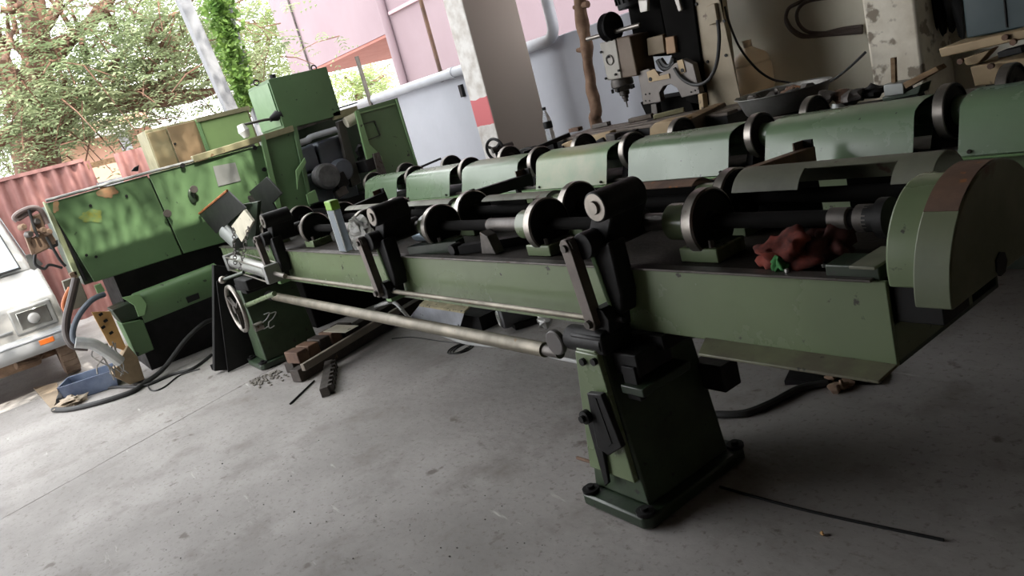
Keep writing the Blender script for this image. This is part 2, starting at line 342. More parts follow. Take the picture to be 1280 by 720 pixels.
# ---- pink corrugated fence, window gap and hut beyond
XF = -11.6
def corr(y0, y1, z0, z1, x, pitch=.16, amp=.035):
    n = max(2, int((y1-y0)/pitch*8)); vs = []; fs = []
    for i in range(n+1):
        y = y0+(y1-y0)*i/n; xx = x + amp*math.cos(2*math.pi*y/pitch)
        vs += [(xx, y, z0), (xx, y, z1)]
    return vs, [(2*i, 2*i+2, 2*i+3, 2*i+1) for i in range(n)]
fz = Px(60, 213, XF).z
fe = thing('corrugated_fence', (XF, 0, 0), 'pink corrugated sheet fence behind the white van', 'fence')
yy = -3.0
edges = [-3.0, -2.1, -1.2, -.3, .6, Px(121, 230, XF).y]
for k in range(len(edges)-1):
    g = G(); g.add(*corr(edges[k], edges[k+1]+.02, .05, fz+(.01 if k % 2 else 0), XF+.006*(k % 2))); g.build('sheet', FENCE, fe, smooth=60)
g = G(); g.add(*corr(Px(150, 215, XF).y, Px(150, 215, XF).y+1.4, .05, Px(160, 188, XF).z, XF+.01)); g.build('sheet', FENCE, fe, smooth=60)
g = G(); y0, y1 = edges[-1], Px(150, 215, XF).y
g.box(XF-.05, XF, y0, y1, .05, Px(135, 225, XF).z); g.build('board', CONC, fe)
g = G(); g.box(XF-.06, XF-.02, y0-.02, y1+.02, Px(135, 200, XF).z-.05, Px(135, 200, XF).z+.02); g.build('lintel', WOOD, fe)
g = G(); g.box(XF-.05, XF+.04, -3, y0-.05, fz, fz+.045); g.build('top_rail', FENCE, fe)
# ================================================================== FRONT CONVEYOR
YF = 1.62
cv = thing('tube_conveyor', (-3.9, 1.8, 0), 'long dark green roller conveyor on two pedestals with lifting arms and a round end guard', 'conveyor')
X0, X1 = -6.78, -.945
G().box(X0, X1, YF, YF+.012, .63, .85).build('front_panel', GREEN, cv, bevel=.003)
G().box(X0, X1-.03, YF-.012, YF+.03, .849, .857).build('top_lip', IRON, cv, bevel=.002)
G().box(X0, X1-.02, YF+.012, 2.16, .822, .846).build('deck', mat('oily_deck', (.014, .012, .010), .65, c2=(.032, .026, .020), scale=4, spec=.2, bump=.2), cv)
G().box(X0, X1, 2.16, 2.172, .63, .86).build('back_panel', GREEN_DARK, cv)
for xa, xb in ((X0, -3.02), (-2.96, -1.44), (-1.34, X1-.02)): G().box(xa, xb, 2.162, 2.17, .86, .995).build('shade_backing', MATTBLACK, cv)  # black strips added to deepen the shade behind the rear shaft
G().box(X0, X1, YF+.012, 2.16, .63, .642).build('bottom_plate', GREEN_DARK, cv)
G().box(X0, X0+.012, YF+.012, 2.16, .642, .82).build('end_plate', GREEN, cv)
G().box(X1-.012, X1, YF+.012, 2.02, .63, .735).build('end_plate', GREEN, cv, bevel=.002)
G().prism([(X1-.015, 1.555, .612), (X1-.56, 1.545, .612), (X1-.59, YF, .63), (X1, YF, .63)], (0, 0, .008)).build('bottom_flange', mat('dirty_olive_flange', (.15, .165, .09), .5, c2=(.10, .09, .06), scale=6, spots=.3), cv, bevel=.002)
G().box(-6.0, -2.0, YF-.012, YF, .632, .645).build('front_edge_strip', GREEN, cv)
ZS, YS, YB = .957, 1.78, 2.03
G().cyl((-6.5, YS, ZS), (-1.02, YS, ZS), .024).build('front_shaft', MATTBLACK, cv)
G().cyl((-6.5, YB, ZS), (-1.02, YB, ZS), .024).build('rear_shaft', MATTBLACK, cv)
FX = [-1.575, -2.385, -3.215, -4.04, -4.87, -5.69]
def wheel(x, y, R=.105):
    wh = G().lathe((x-.024, y, ZS), (1, 0, 0), [(0, 0.003), (.03, .003), (R*.88, .003), (R*.9, 0), (R-.004, 0), (R-.004, .044), (R*.9, .048), (R*.86, .042), (.034, .04), (.03, .052), (0, .052)], 40).build('roller_disc', OIL, cv)
    G().lathe((x-.024, y, ZS), (1, 0, 0), [(R-.006, .002), (R, .006), (R, .040), (R-.006, .046)], 40).build('rim', STEEL, wh)
    return wh
w0 = wheel(FX[0], YS); w1 = wheel(FX[0]-.085, YB)
hub = G().lathe((FX[0]-.024, YS, ZS), (-1, 0, 0), [(.056, 0), (.06, .004), (.06, .115), (.05, .125), (.026, .125)], 28).build('hub_collar', GREEN, cv)
slv = G().cyl((FX[0]-.149, YS, ZS), (FX[0]-.40, YS, ZS), .03).build('shaft_sleeve', IRON, cv)
hub2 = dup(hub, (-.085, YB-YS, 0))
blk = G().box(FX[0]-.075, FX[0]+.075, YS-.075, YS+.06, .846, .892).build('bearing_foot', GREEN, cv, bevel=.005)
ped = G(); ped.prism([(FX[0]-.03, YS-.05, .892), (FX[0]-.03, YS+.05, .892), (FX[0]-.03, YS+.035, ZS), (FX[0]-.03, YS-.035, ZS)], (.035, 0, 0)); ped = ped.build('bearing_pedestal', IRON, cv, bevel=.004)
nut = G(); nut.cyl((FX[0]+.045, YS-.055, .892), (FX[0]+.045, YS-.055, .915), .011, n=6); nut = nut.build('bolt', IRON, cv)
for k, x in enumerate(FX):
    d = (x-FX[0], 0, 0)
    if k:
        for o in (w0, w1, slv, hub, hub2, blk, ped, nut): dup(o, d)
    dup(nut, (x-FX[0]-.09, 0, 0)); dup(blk, (x-FX[0]-.085, YB-YS, 0)); dup(ped, (x-FX[0]-.085, YB-YS, 0))
# half-round covers over the rear shaft
COVD = mat('dull_grey_green_paint', (.17, .175, .125), .55, var=.35, scale=5, spots=.35, sc_col=(.09, .06, .04), sscale=14)
def rcover(x0, x1, m, a0=12, a1=168, R=.098, notch=True):
    prof = [(YB - R*math.cos(math.radians(a0+(a1-a0)*i/14)), ZS + R*math.sin(math.radians(a0+(a1-a0)*i/14))) for i in range(15)]
    g = G(); g.shell(prof, x0, x1, -.004); return g.build('shaft_cover', m, cv)
rcover(-1.60, -1.36, COVD, a0=25)
rcover(-1.36, -1.08, COVD, a0=68)
rcover(-1.08, -.975, COVD, a0=25)
rcover(-2.28, -1.80, RUST, a0=55, a1=150, R=.075)
rcover(-3.13, -2.62, COVD, a0=50, a1=150, R=.07)
rcover(-3.95, -3.45, COVD, a0=50, a1=150, R=.07)
rcover(-4.8, -4.3, COVD, a0=50, a1=150, R=.07)
# universal joint and bearing at the drive end
G().lathe((-1.16, YS, ZS), (1, 0, 0), [(0, 0), (.03, 0), (.03, .05), (.022, .055), (.022, .07), (.036, .075), (.036, .11), (0, .11)], 20).build('universal_joint', IRON, cv)
G().lathe((-1.06, YS, ZS), (1, 0, 0), [(0, 0), (.036, 0), (.036, .03), (.052, .035), (.052, .06), (0, .06)], 24).build('bearing_flange', OIL, cv)
# drive guard: collar and round guard with flat foot
G().prism(yz_circle(-.93, 1.785, .875, .185, -10, 190, 40), (.105, 0, 0)).build('guard_collar', GREEN, cv, bevel=.006)
yc, zc, R = 1.748, .850, .238
arc = yz_circle(-.825, yc, zc, R, -3, 183, 44)
poly = arc
gd = G().prism(poly, (.078, 0, 0)).build('pulley_guard', mat('guard_olive_paint', (.15, .17, .10), .45, c2=(.10, .12, .07), scale=4, spots=.3, sc_col=(.10, .05, .03), sscale=5), cv, bevel=.004)
G().cyl((-.75, yc-.01, zc+.01), (-.744, yc-.01, zc+.01), .028, n=7).build('shaft_hole', BLACKP, gd)
rs = [V((-.822, p.y, p.z)) + V((0, (p.y-yc)/R*.0015, (p.z-zc)/R*.0015)) for p in yz_circle(0, yc, zc, R, 84, 132, 14)]
ii = [V((-.822, p.y, p.z)) - V((0, (p.y-yc)/R*.003, (p.z-zc)/R*.003)) for p in yz_circle(0, yc, zc, R, 84, 132, 14)]
G().prism(rs + ii[::-1], (.07, 0, 0)).build('rusty_patch', RUST, gd)
G().box(-.94, -.83, 1.636, 1.76, .742, .876).build('recess_shade_box', BLACKP, cv, bevel=.004)  # black box standing in for the dark recess below the guard
G().box(-1.10, -.96, 1.625, 1.72, .848, .885).build('bearing_block', GREEN_DARK, cv, bevel=.004)
G().box(-1.02, -.955, 1.60, 1.75, .885, .893).build('bearing_plate', COVD, cv, bevel=.002)
# ---- lifters
def lifter(x, z0=.965, dark=OIL):
    # pivot sleeve along y, roller above, arm between, hanging bracket, link bar
    G().cyl((x+.045, 1.51, z0-.005), (x+.045, 1.80, z0-.005), .045, n=24).build('pivot_sleeve', dark, cv, bevel=.003)
    G().lathe((x, 1.50, z0), (0, -1, 0), [(0, .035), (.013, .035), (.013, .02), (.03, .018), (.03, 0), (0, 0)], 16).build('pivot_pin', IRON, cv)
    r0 = V((x+.125, 1.53, z0+.118)); r1 = V((x+.125, 1.715, z0+.118))
    rl = G().cyl(r0, r1, .05, n=28).build('lift_roller', OIL, cv, bevel=.004)
    G().lathe(r0 + V((0, .004, 0)), (0, -1, 0), [(0, .014), (.02, .014), (.022, .01), (.022, .005), (.044, .005), (.046, 0), (0, 0)], 24).build('roller_end', STEEL, rl)
    g = G(); g.prism([(x+.015, 1.57, z0+.02), (x+.08, 1.57, z0-.03), (x+.165, 1.57, z0+.10), (x+.10, 1.57, z0+.15)], (0, .16, 0)); g.build('lift_arm', dark, cv, bevel=.006)
    g = G(); g.prism([(x+.035, 1.545, z0-.03), (x+.075, 1.545, z0-.24), (x+.115, 1.545, z0-.25), (x+.135, 1.545, z0-.18), (x+.135, 1.545, z0)], (0, .072, 0)); g.build('hanging_bracket', dark, cv, bevel=.008)
    g = G(); g.prism([(x+.033, 1.541, z0-.04), (x+.068, 1.541, z0-.235), (x+.082, 1.541, z0-.243), (x+.052, 1.541, z0-.04)], (0, .006, 0)); g.build('bracket_edge', GREEN_LIGHT, cv)
    g = G(); g.prism([(x-.026, 1.475, z0+.012), (x-.012, 1.475, z0+.028), (x+.012, 1.475, z0+.028), (x+.024, 1.475, z0+.008), (x+.056, 1.475, z0-.265), (x+.045, 1.475, z0-.285), (x+.02, 1.475, z0-.285), (x+.008, 1.475, z0-.262)], (0, .04, 0)); lk = g.build('link_bar', mat('brown_grey_bar', (.17, .145, .13), .5, .4, var=.3, scale=9), cv, bevel=.002)
    G().lathe((x+.03, 1.475, z0-.262), (0, -1, 0), [(0, .014), (.014, .014), (.016, 0)], 8).build('pin', IRON, lk)
    g = G(); g.prism([(x+.015, 1.50, z0-.30), (x+.09, 1.50, z0-.30), (x+.10, 1.50, z0-.25), (x+.075, 1.50, z0-.215), (x+.03, 1.50, z0-.215)], (0, .10, 0)); g.cyl((x+.09, 1.54, z0-.26), (x+.13, 1.54, z0-.262), .012, n=8); g.build('rod_clamp', OIL, cv, bevel=.006)
    g = G(); g.box(x-.01, x+.05, 1.53, 1.62, z0-.33, z0-.30); g.build('clamp_foot', GREEN_LIGHT, cv, bevel=.003)
for x in (-1.915, -3.53, -5.22): lifter(x)
G().cyl((-5.05, 1.535, .695), (-1.90, 1.535, .695), .011).build('actuating_rod', PIPEM, cv)
# long tube between the pedestals
G().cyl((-5.35, 1.505, .545), (-2.22, 1.505, .553), .029, n=24).build('torque_tube', PIPEM, cv)
G().cyl((-5.45, 1.505, .545), (-5.33, 1.505, .545), .034).build('tube_socket', OIL, cv)
G().cyl((-2.24, 1.505, .553), (-2.13, 1.505, .553), .022).build('tube_end', IRON, cv)
pc = Py(697, 427, 1.47)
G().lathe((pc.x, 1.452, pc.z), (0, 1, 0), [(0, 0), (.042, 0), (.047, .004), (.047, .02), (.012, .024), (.012, .06), (0, .06)], 28).build('end_knob', mat('knob_grey', (.13, .12, .115), .5, .3), cv)
# transfer arms reaching back to the second conveyor
def arm(px0, py0, px1, py1, m, hook):
    a = Py(px0, py0, 2.16); e = Px(px1, py1, a.x)
    d = (e-a).normalized(); nn = V((0, -d.z, d.y))
    w_ = .05
    top = [a, e]
    g = G(); g.prism([a, e, e - nn*.065, a - nn*.055 + d*.05], (w_, 0, 0)); ar = g.build('transfer_arm', m, cv, bevel=.003)
    G().prism([e + nn*.03 - d*.012, e + nn*.03, e - nn*.075, e - nn*.075 - d*.012], (.045, 0, 0)).build('stop_plate', OIL, ar, bevel=.002)
    g = G(); g.prism([e + nn*.03 - d*.075, e + nn*.03, e - nn*.0, e - nn*.0 - d*.075], (.006, 0, 0)); g.build('stop_tab', RUST, ar)
    if hook:
        R_ = .05; c = a + V((w_/2, 0, -.055)); pts_ = [c + V((0, -math.sin(t)*R_, math.cos(t)*R_)) for t in [i*.2 for i in range(9)]]
        pts_ = [a + V((w_/2, .03, -.006))] + pts_ + [pts_[-1] + V((0, 0, -.08))]
        g = G(); g.tube(pts_, .016, 8); g.build('hook', m, ar)
    G().beam(e - d*.10 - nn*.03 + V((w_/2, 0, 0)), e - d*.10 - nn*.03 + V((w_/2, 0, -.30)), .028, .02, (0, 1, 0)).build('strut', OIL, ar)
    G().cyl(a + d*.06 + V((w_/2, 0, -.03)), V((a.x+w_/2, 2.12, .83)), .014, n=8).build('strut', OIL, ar)
arm(889, 224, 1005, 184, RUST, False)
arm(584, 240, 658, 217, OIL, True)
arm(436, 258, 478, 240, OIL, True)
# clutter castings on the deck: valve body and angle bracket between discs
pa = Pz(640, 300, .87)
G().prism([(pa.x-.06, 1.70, .85), (pa.x+.05, 1.70, .85), (pa.x+.02, 1.70, .93), (pa.x-.03, 1.70, .95)], (0, .05, 0)).build('sensor_bracket', IRON, cv, bevel=.003)
G().cyl((pa.x-.26, 1.67, .872), (pa.x-.26, 1.72, .872), .026).build('cable_gland', OIL, cv)
G().beam((pa.x-.22, 1.70, .868), (pa.x+.25, 1.95, .868), .05, .04).build('cross_bar', OIL, cv)
G().cyl((-3.62, 1.86, .90), (-3.40, 1.86, .90), .05).build('air_cylinder', mat('silver_blue', (.34, .42, .50), .3, .8), cv)
G().beam((-3.35, 1.66, .87), (-3.05, 1.76, .87), .06, .05).build('cross_bar', GREEN_DARK, cv)
# ---- pedestals
def pedestal(xc, yf, name='pedestal'):
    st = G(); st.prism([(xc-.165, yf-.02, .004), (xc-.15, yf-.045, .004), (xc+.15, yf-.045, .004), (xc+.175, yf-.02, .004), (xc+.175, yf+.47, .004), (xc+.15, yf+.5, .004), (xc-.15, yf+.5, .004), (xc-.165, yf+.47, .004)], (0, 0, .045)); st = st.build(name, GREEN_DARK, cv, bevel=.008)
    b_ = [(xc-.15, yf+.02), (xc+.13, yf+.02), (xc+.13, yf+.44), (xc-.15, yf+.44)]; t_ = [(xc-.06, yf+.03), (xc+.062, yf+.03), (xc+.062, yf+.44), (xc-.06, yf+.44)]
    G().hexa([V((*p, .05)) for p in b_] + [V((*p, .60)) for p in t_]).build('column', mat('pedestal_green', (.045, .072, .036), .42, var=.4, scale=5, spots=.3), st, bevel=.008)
    for dx, dy in ((-.135, -.015), (.14, -.015), (.14, .47), (-.135, .47)):
        G().lathe((xc+dx, yf+dy, .049), (0, 0, 1), [(.032, 0), (.032, .012), (.014, .012), (.014, .024), (0, .024)], 12).build('foot_bolt', OIL, st)
    return st
s1 = pedestal(-1.915, 1.44)
# oil-dark side plates and front plate on the near pedestal
G().hexa([(-1.972, 1.458, .60), (-1.858, 1.458, .60), (-1.858, 1.47, .60), (-1.972, 1.47, .60), (-1.972+.012, 1.452, .615), (-1.858-.012, 1.452, .615), (-1.858, 1.47, .62), (-1.972, 1.47, .62)]).build('top_cap', GREEN, s1, bevel=.003)
fp = G(); fp.hexa([V(p) for p in ((-2.045, 1.442, .14), (-1.815, 1.442, .14), (-1.815, 1.47, .14), (-2.045, 1.47, .14), (-1.972, 1.452, .605), (-1.858, 1.452, .605), (-1.858, 1.475, .605), (-1.972, 1.475, .605))]); fp = fp.build('front_plate', GREEN, s1, bevel=.004)
for px, py in ((729, 452), (743, 452)):
    q = Py(px, py, 1.447); G().cyl((q.x, 1.438, q.z), (q.x, 1.452, q.z), .013, n=10).build('bolt', OIL, s1)
def fpz(px, py): return Py(px, py, 1.44)
qs = [fpz(*p) for p in ((739, 488), (757, 490), (783, 556), (766, 566), (752, 556))]
G().prism(qs, (0, -.022, 0)).build('slotted_bar', OIL, s1, bevel=.004)
qs = [fpz(*p) for p in ((746, 494), (751, 494), (771, 550), (767, 554))]
G().prism([q + V((0, -.0225, 0)) for q in qs], (0, -.002, 0)).build('slot', BLACKP, s1)
q = fpz(741, 516); G().lathe((q.x, 1.418, q.z), (0, -1, 0), [(.025, 0), (.025, .02), (.013, .022), (.013, .035), (0, .035)], 16).build('clamp_knob', OIL, s1)
qs = [fpz(*p) for p in ((736, 522), (748, 520), (764, 602), (759, 606))]
G().prism(qs, (0, -.012, 0)).build('lever', OIL, s1, bevel=.003)
# castings on the pedestal top carrying the bed
G().box(-1.99, -1.83, 1.46, 1.60, .60, .665).build('saddle', OIL, s1, bevel=.008)
G().cyl((-2.03, 1.50, .632), (-1.84, 1.50, .632), .045).build('pivot_barrel', OIL, s1, bevel=.004)
G().box(-1.84, -1.73, 1.50, 1.66, .52, .60).build('slide_block', OIL, s1, bevel=.006)
G().box(-1.80, -1.70, 1.47, 1.70, .47, .50).build('slide_rail', GREEN_DARK, s1, bevel=.004)
G().box(-1.80, -1.74, 1.49, 1.52, .44, .56).build('gib', OIL, s1, bevel=.003)
g = G(); g.cyl((-1.83, 1.60, .60), (-1.70, 1.72, .61), .03); g.cyl((-1.80, 1.66, .60), (-1.66, 1.78, .60), .035); g.build('spring_cylinder', OIL, s1)
G().box(-1.99, -1.70, 1.60, 1.96, .575, .628).build('bed_cradle', OIL, s1, bevel=.004)
G().box(-1.86, -1.72, 1.86, 1.95, .30, .40).build('side_lug', OIL, s1, bevel=.006)
# far pedestal with handwheel and chalk figures
s2 = pedestal(-5.78, 1.36)
G().box(-5.86, -5.6, 1.40, 1.86, .58, .64).build('saddle', OIL, s2, bevel=.006)
G().box(-5.75, -5.45, 1.38, 1.50, .62, .70).build('slide_block', OIL, s2, bevel=.008)
hw = thing  # (handwheel is a part of the pedestal)
hc = Py(296, 386, 1.27)
rimw = G().torus(hc, (0, -1, 0), .165, .016, 36, 10).build('handwheel', STEEL, s2)
g = G()
for k in range(3):
    a_ = .5 + k*math.pi*2/3; g.beam(hc, hc + V((math.cos(a_)*.165, 0, math.sin(a_)*.165)), .016, .022, (0, 1, 0))
g.cyl(hc + V((0, -.02, 0)), hc + V((0, .03, 0)), .03); o = g.build('spokes', IRON, s2)
G().cyl(hc, hc + V((0, .12, 0)), .016).build('wheel_shaft', STEEL, s2)
kb = Py(278, 350, 1.27); G().blob(kb, (.028, .028, .028), 1, .02).build('lever_ball', STEEL, s2); G().cyl(kb, kb + V((.22, .1, .03)), .012).build('lever', GREEN_DARK, s2)
lv = Py(303, 384, 1.30); G().cyl(lv, Py(343, 367, 1.34), .016).build('side_handle', GREEN, s2)
q = Py(318, 410, 1.31); G().cyl(q, q + V((0, .06, 0)), .03).build('drain_plug', STEEL, s2)
# chalk scrawl on the side facing the tube
pts = [(330, 393), (337, 391), (333, 399), (328, 404), (329, 411), (335, 408)]
X2 = -5.66
G().tube(bez([Px(x, y, X2+.02) for x, y in pts], 5), .004, 5).build('chalk_mark', CHALK, s2)
G().tube(bez([Px(x+8, y-1, X2+.02) for x, y in pts], 5), .004, 5).build('chalk_mark', CHALK, s2)
# pneumatic cylinder at the far end, hung on chains
ca, cb = Py(292, 326, 1.5), Py(342, 341, 1.5)
cyl_ = G().cyl(ca, cb, .052, n=28).build('pneumatic_cylinder', ALU, cv)
dd = (cb-ca).normalized()
for p in (ca, cb): G().obox(p, (.06, .125, .125), (0, 0, 0)).build('end_cap', mat('cylinder_cap', (.35, .35, .34), .4, .6), cyl_, bevel=.006)
G().cyl(cb, cb + dd*.22, .016).build('piston_rod', STEEL, cyl_)
for sy, sz in ((-.055, .05), (-.055, -.05), (.055, .05)):
    G().cyl(ca + V((0, sy, sz)), cb + V((0, sy, sz)), .006, n=6).build('tie_rod', STEEL, cyl_)
# ---- tilting guard plates on the far end
def plate(pts, y, th, m, name, par, bevel=.003):
    return G().prism([Py(x, yy_, y) for x, yy_ in pts], (0, th, 0)).build(name, m, par, bevel=bevel)
gp = plate([(249, 268), (284, 238), (307, 260), (270, 292)], 1.60, .012, BLACKP, 'guard_plate', cv)
G().tube([Py(249, 267, 1.598), Py(266, 253, 1.598), Py(284, 238, 1.598)], .009, 6).build('rusty_edge', mat('bright_rust', (.42, .14, .03), .8, c2=(.2, .07, .02), scale=12), gp)
bpz = plate([(289, 283), (305, 262), (316, 277), (302, 303)], 1.58, .02, WHITEP, 'pale_plate', cv)
plate([(311, 240), (333, 221), (352, 242), (341, 254), (350, 270), (330, 268)], 1.95, .012, BLACKP, 'guard_plate', cv)
plate([(284, 280), (300, 256), (322, 252), (318, 310), (284, 302)], 1.66, .03, GREEN_DARK, 'guard_bracket', cv)
G().beam(Py(312, 246, 1.75), Py(330, 275, 1.75), .03, .03).build('guard_strut', IRON, cv)
G().cyl(Py(283, 290, 1.62), Py(300, 305, 1.62), .06).build('grey_boot', PLAQUE, cv)
for (a_, b_) in (((292, 285), (294, 330)), ((311, 283), (300, 338))):
    pa_, pb_ = Py(*a_, 1.53), Py(*b_, 1.44); n_ = 14; g = G()
    for i in range(n_):
        g.torus(pa_.lerp(pb_, (i+.5)/n_), (1, 0, 0) if i % 2 else (0, 1, 0), .013, .0035, 8, 4)
    g.build('chain', IRON, cv)
# ================================================================== SECOND CONVEYOR (behind, with sheet covers)
rc = thing('covered_conveyor', (-3.3, 3.05, 0), 'second green roller conveyor with rounded sheet covers between steel discs', 'conveyor')
RX0, RX1 = -6.55, -.55
G().box(RX0, RX1, 2.845, 2.86, .56, .85).build('front_panel', GREEN, rc, bevel=.003)
G().box(RX0, RX1, 2.86, 3.45, .82, .848).build('deck', OIL, rc)
G().box(RX0, RX1, 3.45, 3.465, .56, .86).build('back_panel', GREEN_DARK, rc)
G().box(RX1-.012, RX1, 2.86, 3.45, .56, .82).build('end_plate', GREEN, rc)
G().box(RX0, RX0+.012, 2.86, 3.45, .56, .82).build('end_plate', GREEN, rc)
for x in (-5.95, -4.95, -3.95, -2.95): G().box(x-.49, x+.49, 2.92, 3.4, 0, .56).build('plinth', MATTBLACK, rc, bevel=.006)
G().box(-6.3, -2.72, 2.79, 2.915, 0, .46).build('lower_apron', MATTBLACK, rc, bevel=.006)
RZ, RY, RY2 = .995, 3.0, 3.30
G().cyl((RX0+.1, RY, RZ), (RX1-.1, RY, RZ), .035).build('front_shaft', GREEN_COVER, rc)
G().cyl((RX0+.1, RY2, RZ), (RX1-.1, RY2, RZ), .03).build('rear_shaft', STEEL, rc)
DX = [-1.405, -2.245, -3.075, -3.915, -4.76, -5.60, -6.40]
def rwheel(x, y, R):
    wh = G().lathe((x-.025, y, RZ), (1, 0, 0), [(0, 0), (.045, 0), (.05, .006), (R*.84, .008), (R*.88, 0), (R-.003, .002), (R-.003, .046), (R*.88, .05), (R*.84, .042), (.05, .044), (.045, .05), (0, .05)], 40).build('roller_disc', OIL, rc)
    G().lathe((x-.025, y, RZ), (1, 0, 0), [(R-.005, .002), (R, .007), (R, .041), (R-.005, .047)], 40).build('rim', STEEL, wh); return wh
a0 = rwheel(DX[0], RY, .104); a1 = rwheel(DX[0]+.09, RY2, .104)
hb = G().cyl((DX[0]+.025, RY, RZ), (DX[0]+.10, RY, RZ), .055).build('hub_collar', GREEN_COVER, rc)
bf = G().prism([(DX[0]-.05, 2.90, .848), (DX[0]-.05, 3.1, .848), (DX[0]-.05, 3.05, .95), (DX[0]-.05, 2.95, .95)], (.04, 0, 0)).build('bearing_foot', OIL, rc, bevel=.004)
b2 = G().box(DX[0]-.09, DX[0]+.09, 2.875, 2.93, .848, .875).build('bearing_base', IRON, rc, bevel=.004)
for x in DX[1:]:
    for o in (a0, a1, hb, bf, b2): dup(o, (x-DX[0], 0, 0))
PROF = [(2.818, .862), (2.845, .94), (2.868, 1.012), (2.882, 1.034), (2.91, 1.048), (2.96, 1.060), (3.03, 1.063), (3.09, 1.052), (3.14, 1.02), (3.165, .95), (3.17, .88)]
CX = [(-1.315, -.62), (-2.125, -1.475), (-2.985, -2.325), (-3.80, -3.155), (-4.675, -4.0), (-5.53, -4.85), (-6.32, -5.70)]
for k, (x0, x1) in enumerate(CX):
    m = GREEN_COVER if k != 3 else mat('worn_pale_cover_paint', (.30, .31, .17), .33, c2=(.165, .27, .14), scale=3.2, bump=.05)
    cvr = G(); cvr.shell(PROF, x0, x1, .003); cvr = cvr.build('sheet_cover', m, rc)
    for xx in (x0+.04, x1-.04): G().cyl((xx, 2.822, .878), (xx, 2.812, .876), .007, n=6).build('screw', IRON, cvr)
G().box(RX0, RX1, 2.81, 2.87, .849, .858).build('front_ledge', GREEN_LIGHT, rc, bevel=.002)
# drive motor of the second conveyor beyond the round guard
mt = V((-1.0, 2.62, .80))
mb = G().lathe((-1.02, 2.60, .80), (1, 0, 0), [(0, 0), (.06, 0), (.075, .01), (.075, .28), (.09, .285), (.09, .36), (0, .36)], 28).build('drive_motor', mat('brown_grey_motor', (.10, .085, .07), .5, .2, var=.3), rc)
for i in range(7): G().torus((-.93+.03*i, 2.60, .80), (1, 0, 0), .076, .005, 24, 4).build('cooling_fin', mat('brown_grey_motor', (0, 0, 0)), mb)
G().box(-1.02, -.66, 2.54, 2.844, .70, .725).build('motor_shelf', GREEN_DARK, rc)
# transfer bars propped on the covers
def bar(px0, py0, px1, py1, y0, y1, m, name, label, cat, wd=.04, ht=.05):
    a = Py(px0, py0, y0); b = Py(px1, py1, y1)
    return tag(G().beam(a, b, wd, ht).build(name, m, bevel=.004), label, cat)

# ================================================================== GREEN MACHINE AT THE FAR END
XM = -7.0
mc = thing('green_machine', (XM-.6, 2.1, 0), 'large green machine housing with panelled front, tall top box and open gearbox bay', 'machine')
def X(px, py, x=XM): return Px(px, py, x)
def panel(pts, th, m, name, par=mc, x=XM, bevel=.004): return G().prism([X(*p, x) for p in pts], (-th, 0, 0)).build(name, m, par, bevel=bevel)
pl = panel([(58, 254), (184, 219), (228, 318), (118, 353)], .02, GREEN_CAB, 'front_panel', bevel=.006)
pr = panel([(185.5, 218), (328, 181), (357, 282), (229.5, 317)], .02, GREEN_CAB, 'front_panel', bevel=.006)
panel([(329, 176), (366, 164), (388, 262), (350, 275)], .02, GREEN_CAB, 'front_panel')
panel([(325, 170), (331, 168), (353, 262), (347, 264)], .04, GREEN_LIGHT, 'post', x=XM+.03)
panel([(240, 195), (366, 156.5), (368, 164), (243, 203)], .06, OLIVE, 'top_rail', x=XM+.03)
G().tube([X(57, 251, XM+.01), X(184, 216, XM+.01), X(318, 181, XM+.01)], .012, 6).build('panel_edge', PLAQUE, mc)
panel([(54, 252), (62, 256), (101, 344), (95, 348)], .10, mat('pale_olive_paint', (.34, .38, .22), .5, var=.25, scale=5), 'corner_post', x=XM-.01)
panel([(64, 262), (67, 262), (110, 351), (106, 351)], .02, BLACKP, 'gap_shadow_strip', x=XM-.005)
# cabinet body behind
yl, yr = X(60, 255).y, X(352, 262).y
G().box(XM-1.1, XM-.03, yl+.02, yr, .88, 1.56).build('housing', GREEN_DARK, mc)
G().box(XM-1.0, XM-.12, yl+.25, yr+1.2, 0, .88).build('base', OIL, mc)
G().box(XM-.1, -6.2, 2.0, 2.68, 0, .52).build('under_bed_shade_box', MATTBLACK, mc, bevel=.01)  # added black box that stands in for the shaded floor under the bed
panel([(266, 208), (294, 203), (301, 226), (273, 233)], .004, PLAQUE, 'name_plate', pr, XM+.006, 0)
def ragged(cx, cy, rx, ry, sd_): return [(cx + rx*math.cos(a)*(1+.55*noise.noise(V((math.cos(a)*1.8, math.sin(a)*1.8, sd_)))), cy + ry*math.sin(a)*(1+.55*noise.noise(V((math.cos(a)*1.8, math.sin(a)*1.8, sd_))))) for a in [2*math.pi*i/28 for i in range(28)]]
panel(ragged(115, 270, 15, 8, 1.3), .003, YELL, 'worn_sticker', pl, XM+.004, 0)
panel(ragged(133, 240, 13, 8, 4.1), .003, ORUST, 'primer_patch', pl, XM+.004, 0)
panel(ragged(70, 258, 4, 8, 7.7), .003, ORUST, 'primer_patch', pl, XM+.004, 0)
for p, par in (((208, 267), pl), ((241, 237), pr)):
    q = X(*p, XM+.01); kn = G().lathe(q, (1, 0, 0), [(0, .05), (.03, .05), (.034, .04), (.02, .02), (.02, 0), (0, 0)], 16).build('latch_knob', IRON, par)
q = X(240, 246, XM+.01); G().blob(q, (.015, .03, .06), 2, .1).build('latch_tail', GREEN_DARK, pr)
for p in ((228, 207), (318, 185), (330, 212)): q = X(*p, XM+.012); G().cyl(q, q + V((.02, 0, 0)), .02, n=8).build('hinge', OIL, pr)
for p in ((158, 245), (113, 257), (108, 319), (120, 321)): q = X(*p, XM+.003); G().cyl(q, q + V((.008, 0, 0)), .012, n=8).build('plug', OIL, pl)
panel([(164, 214), (168, 209), (174, 206), (173, 214)], .03, OIL, 'lifting_ear')
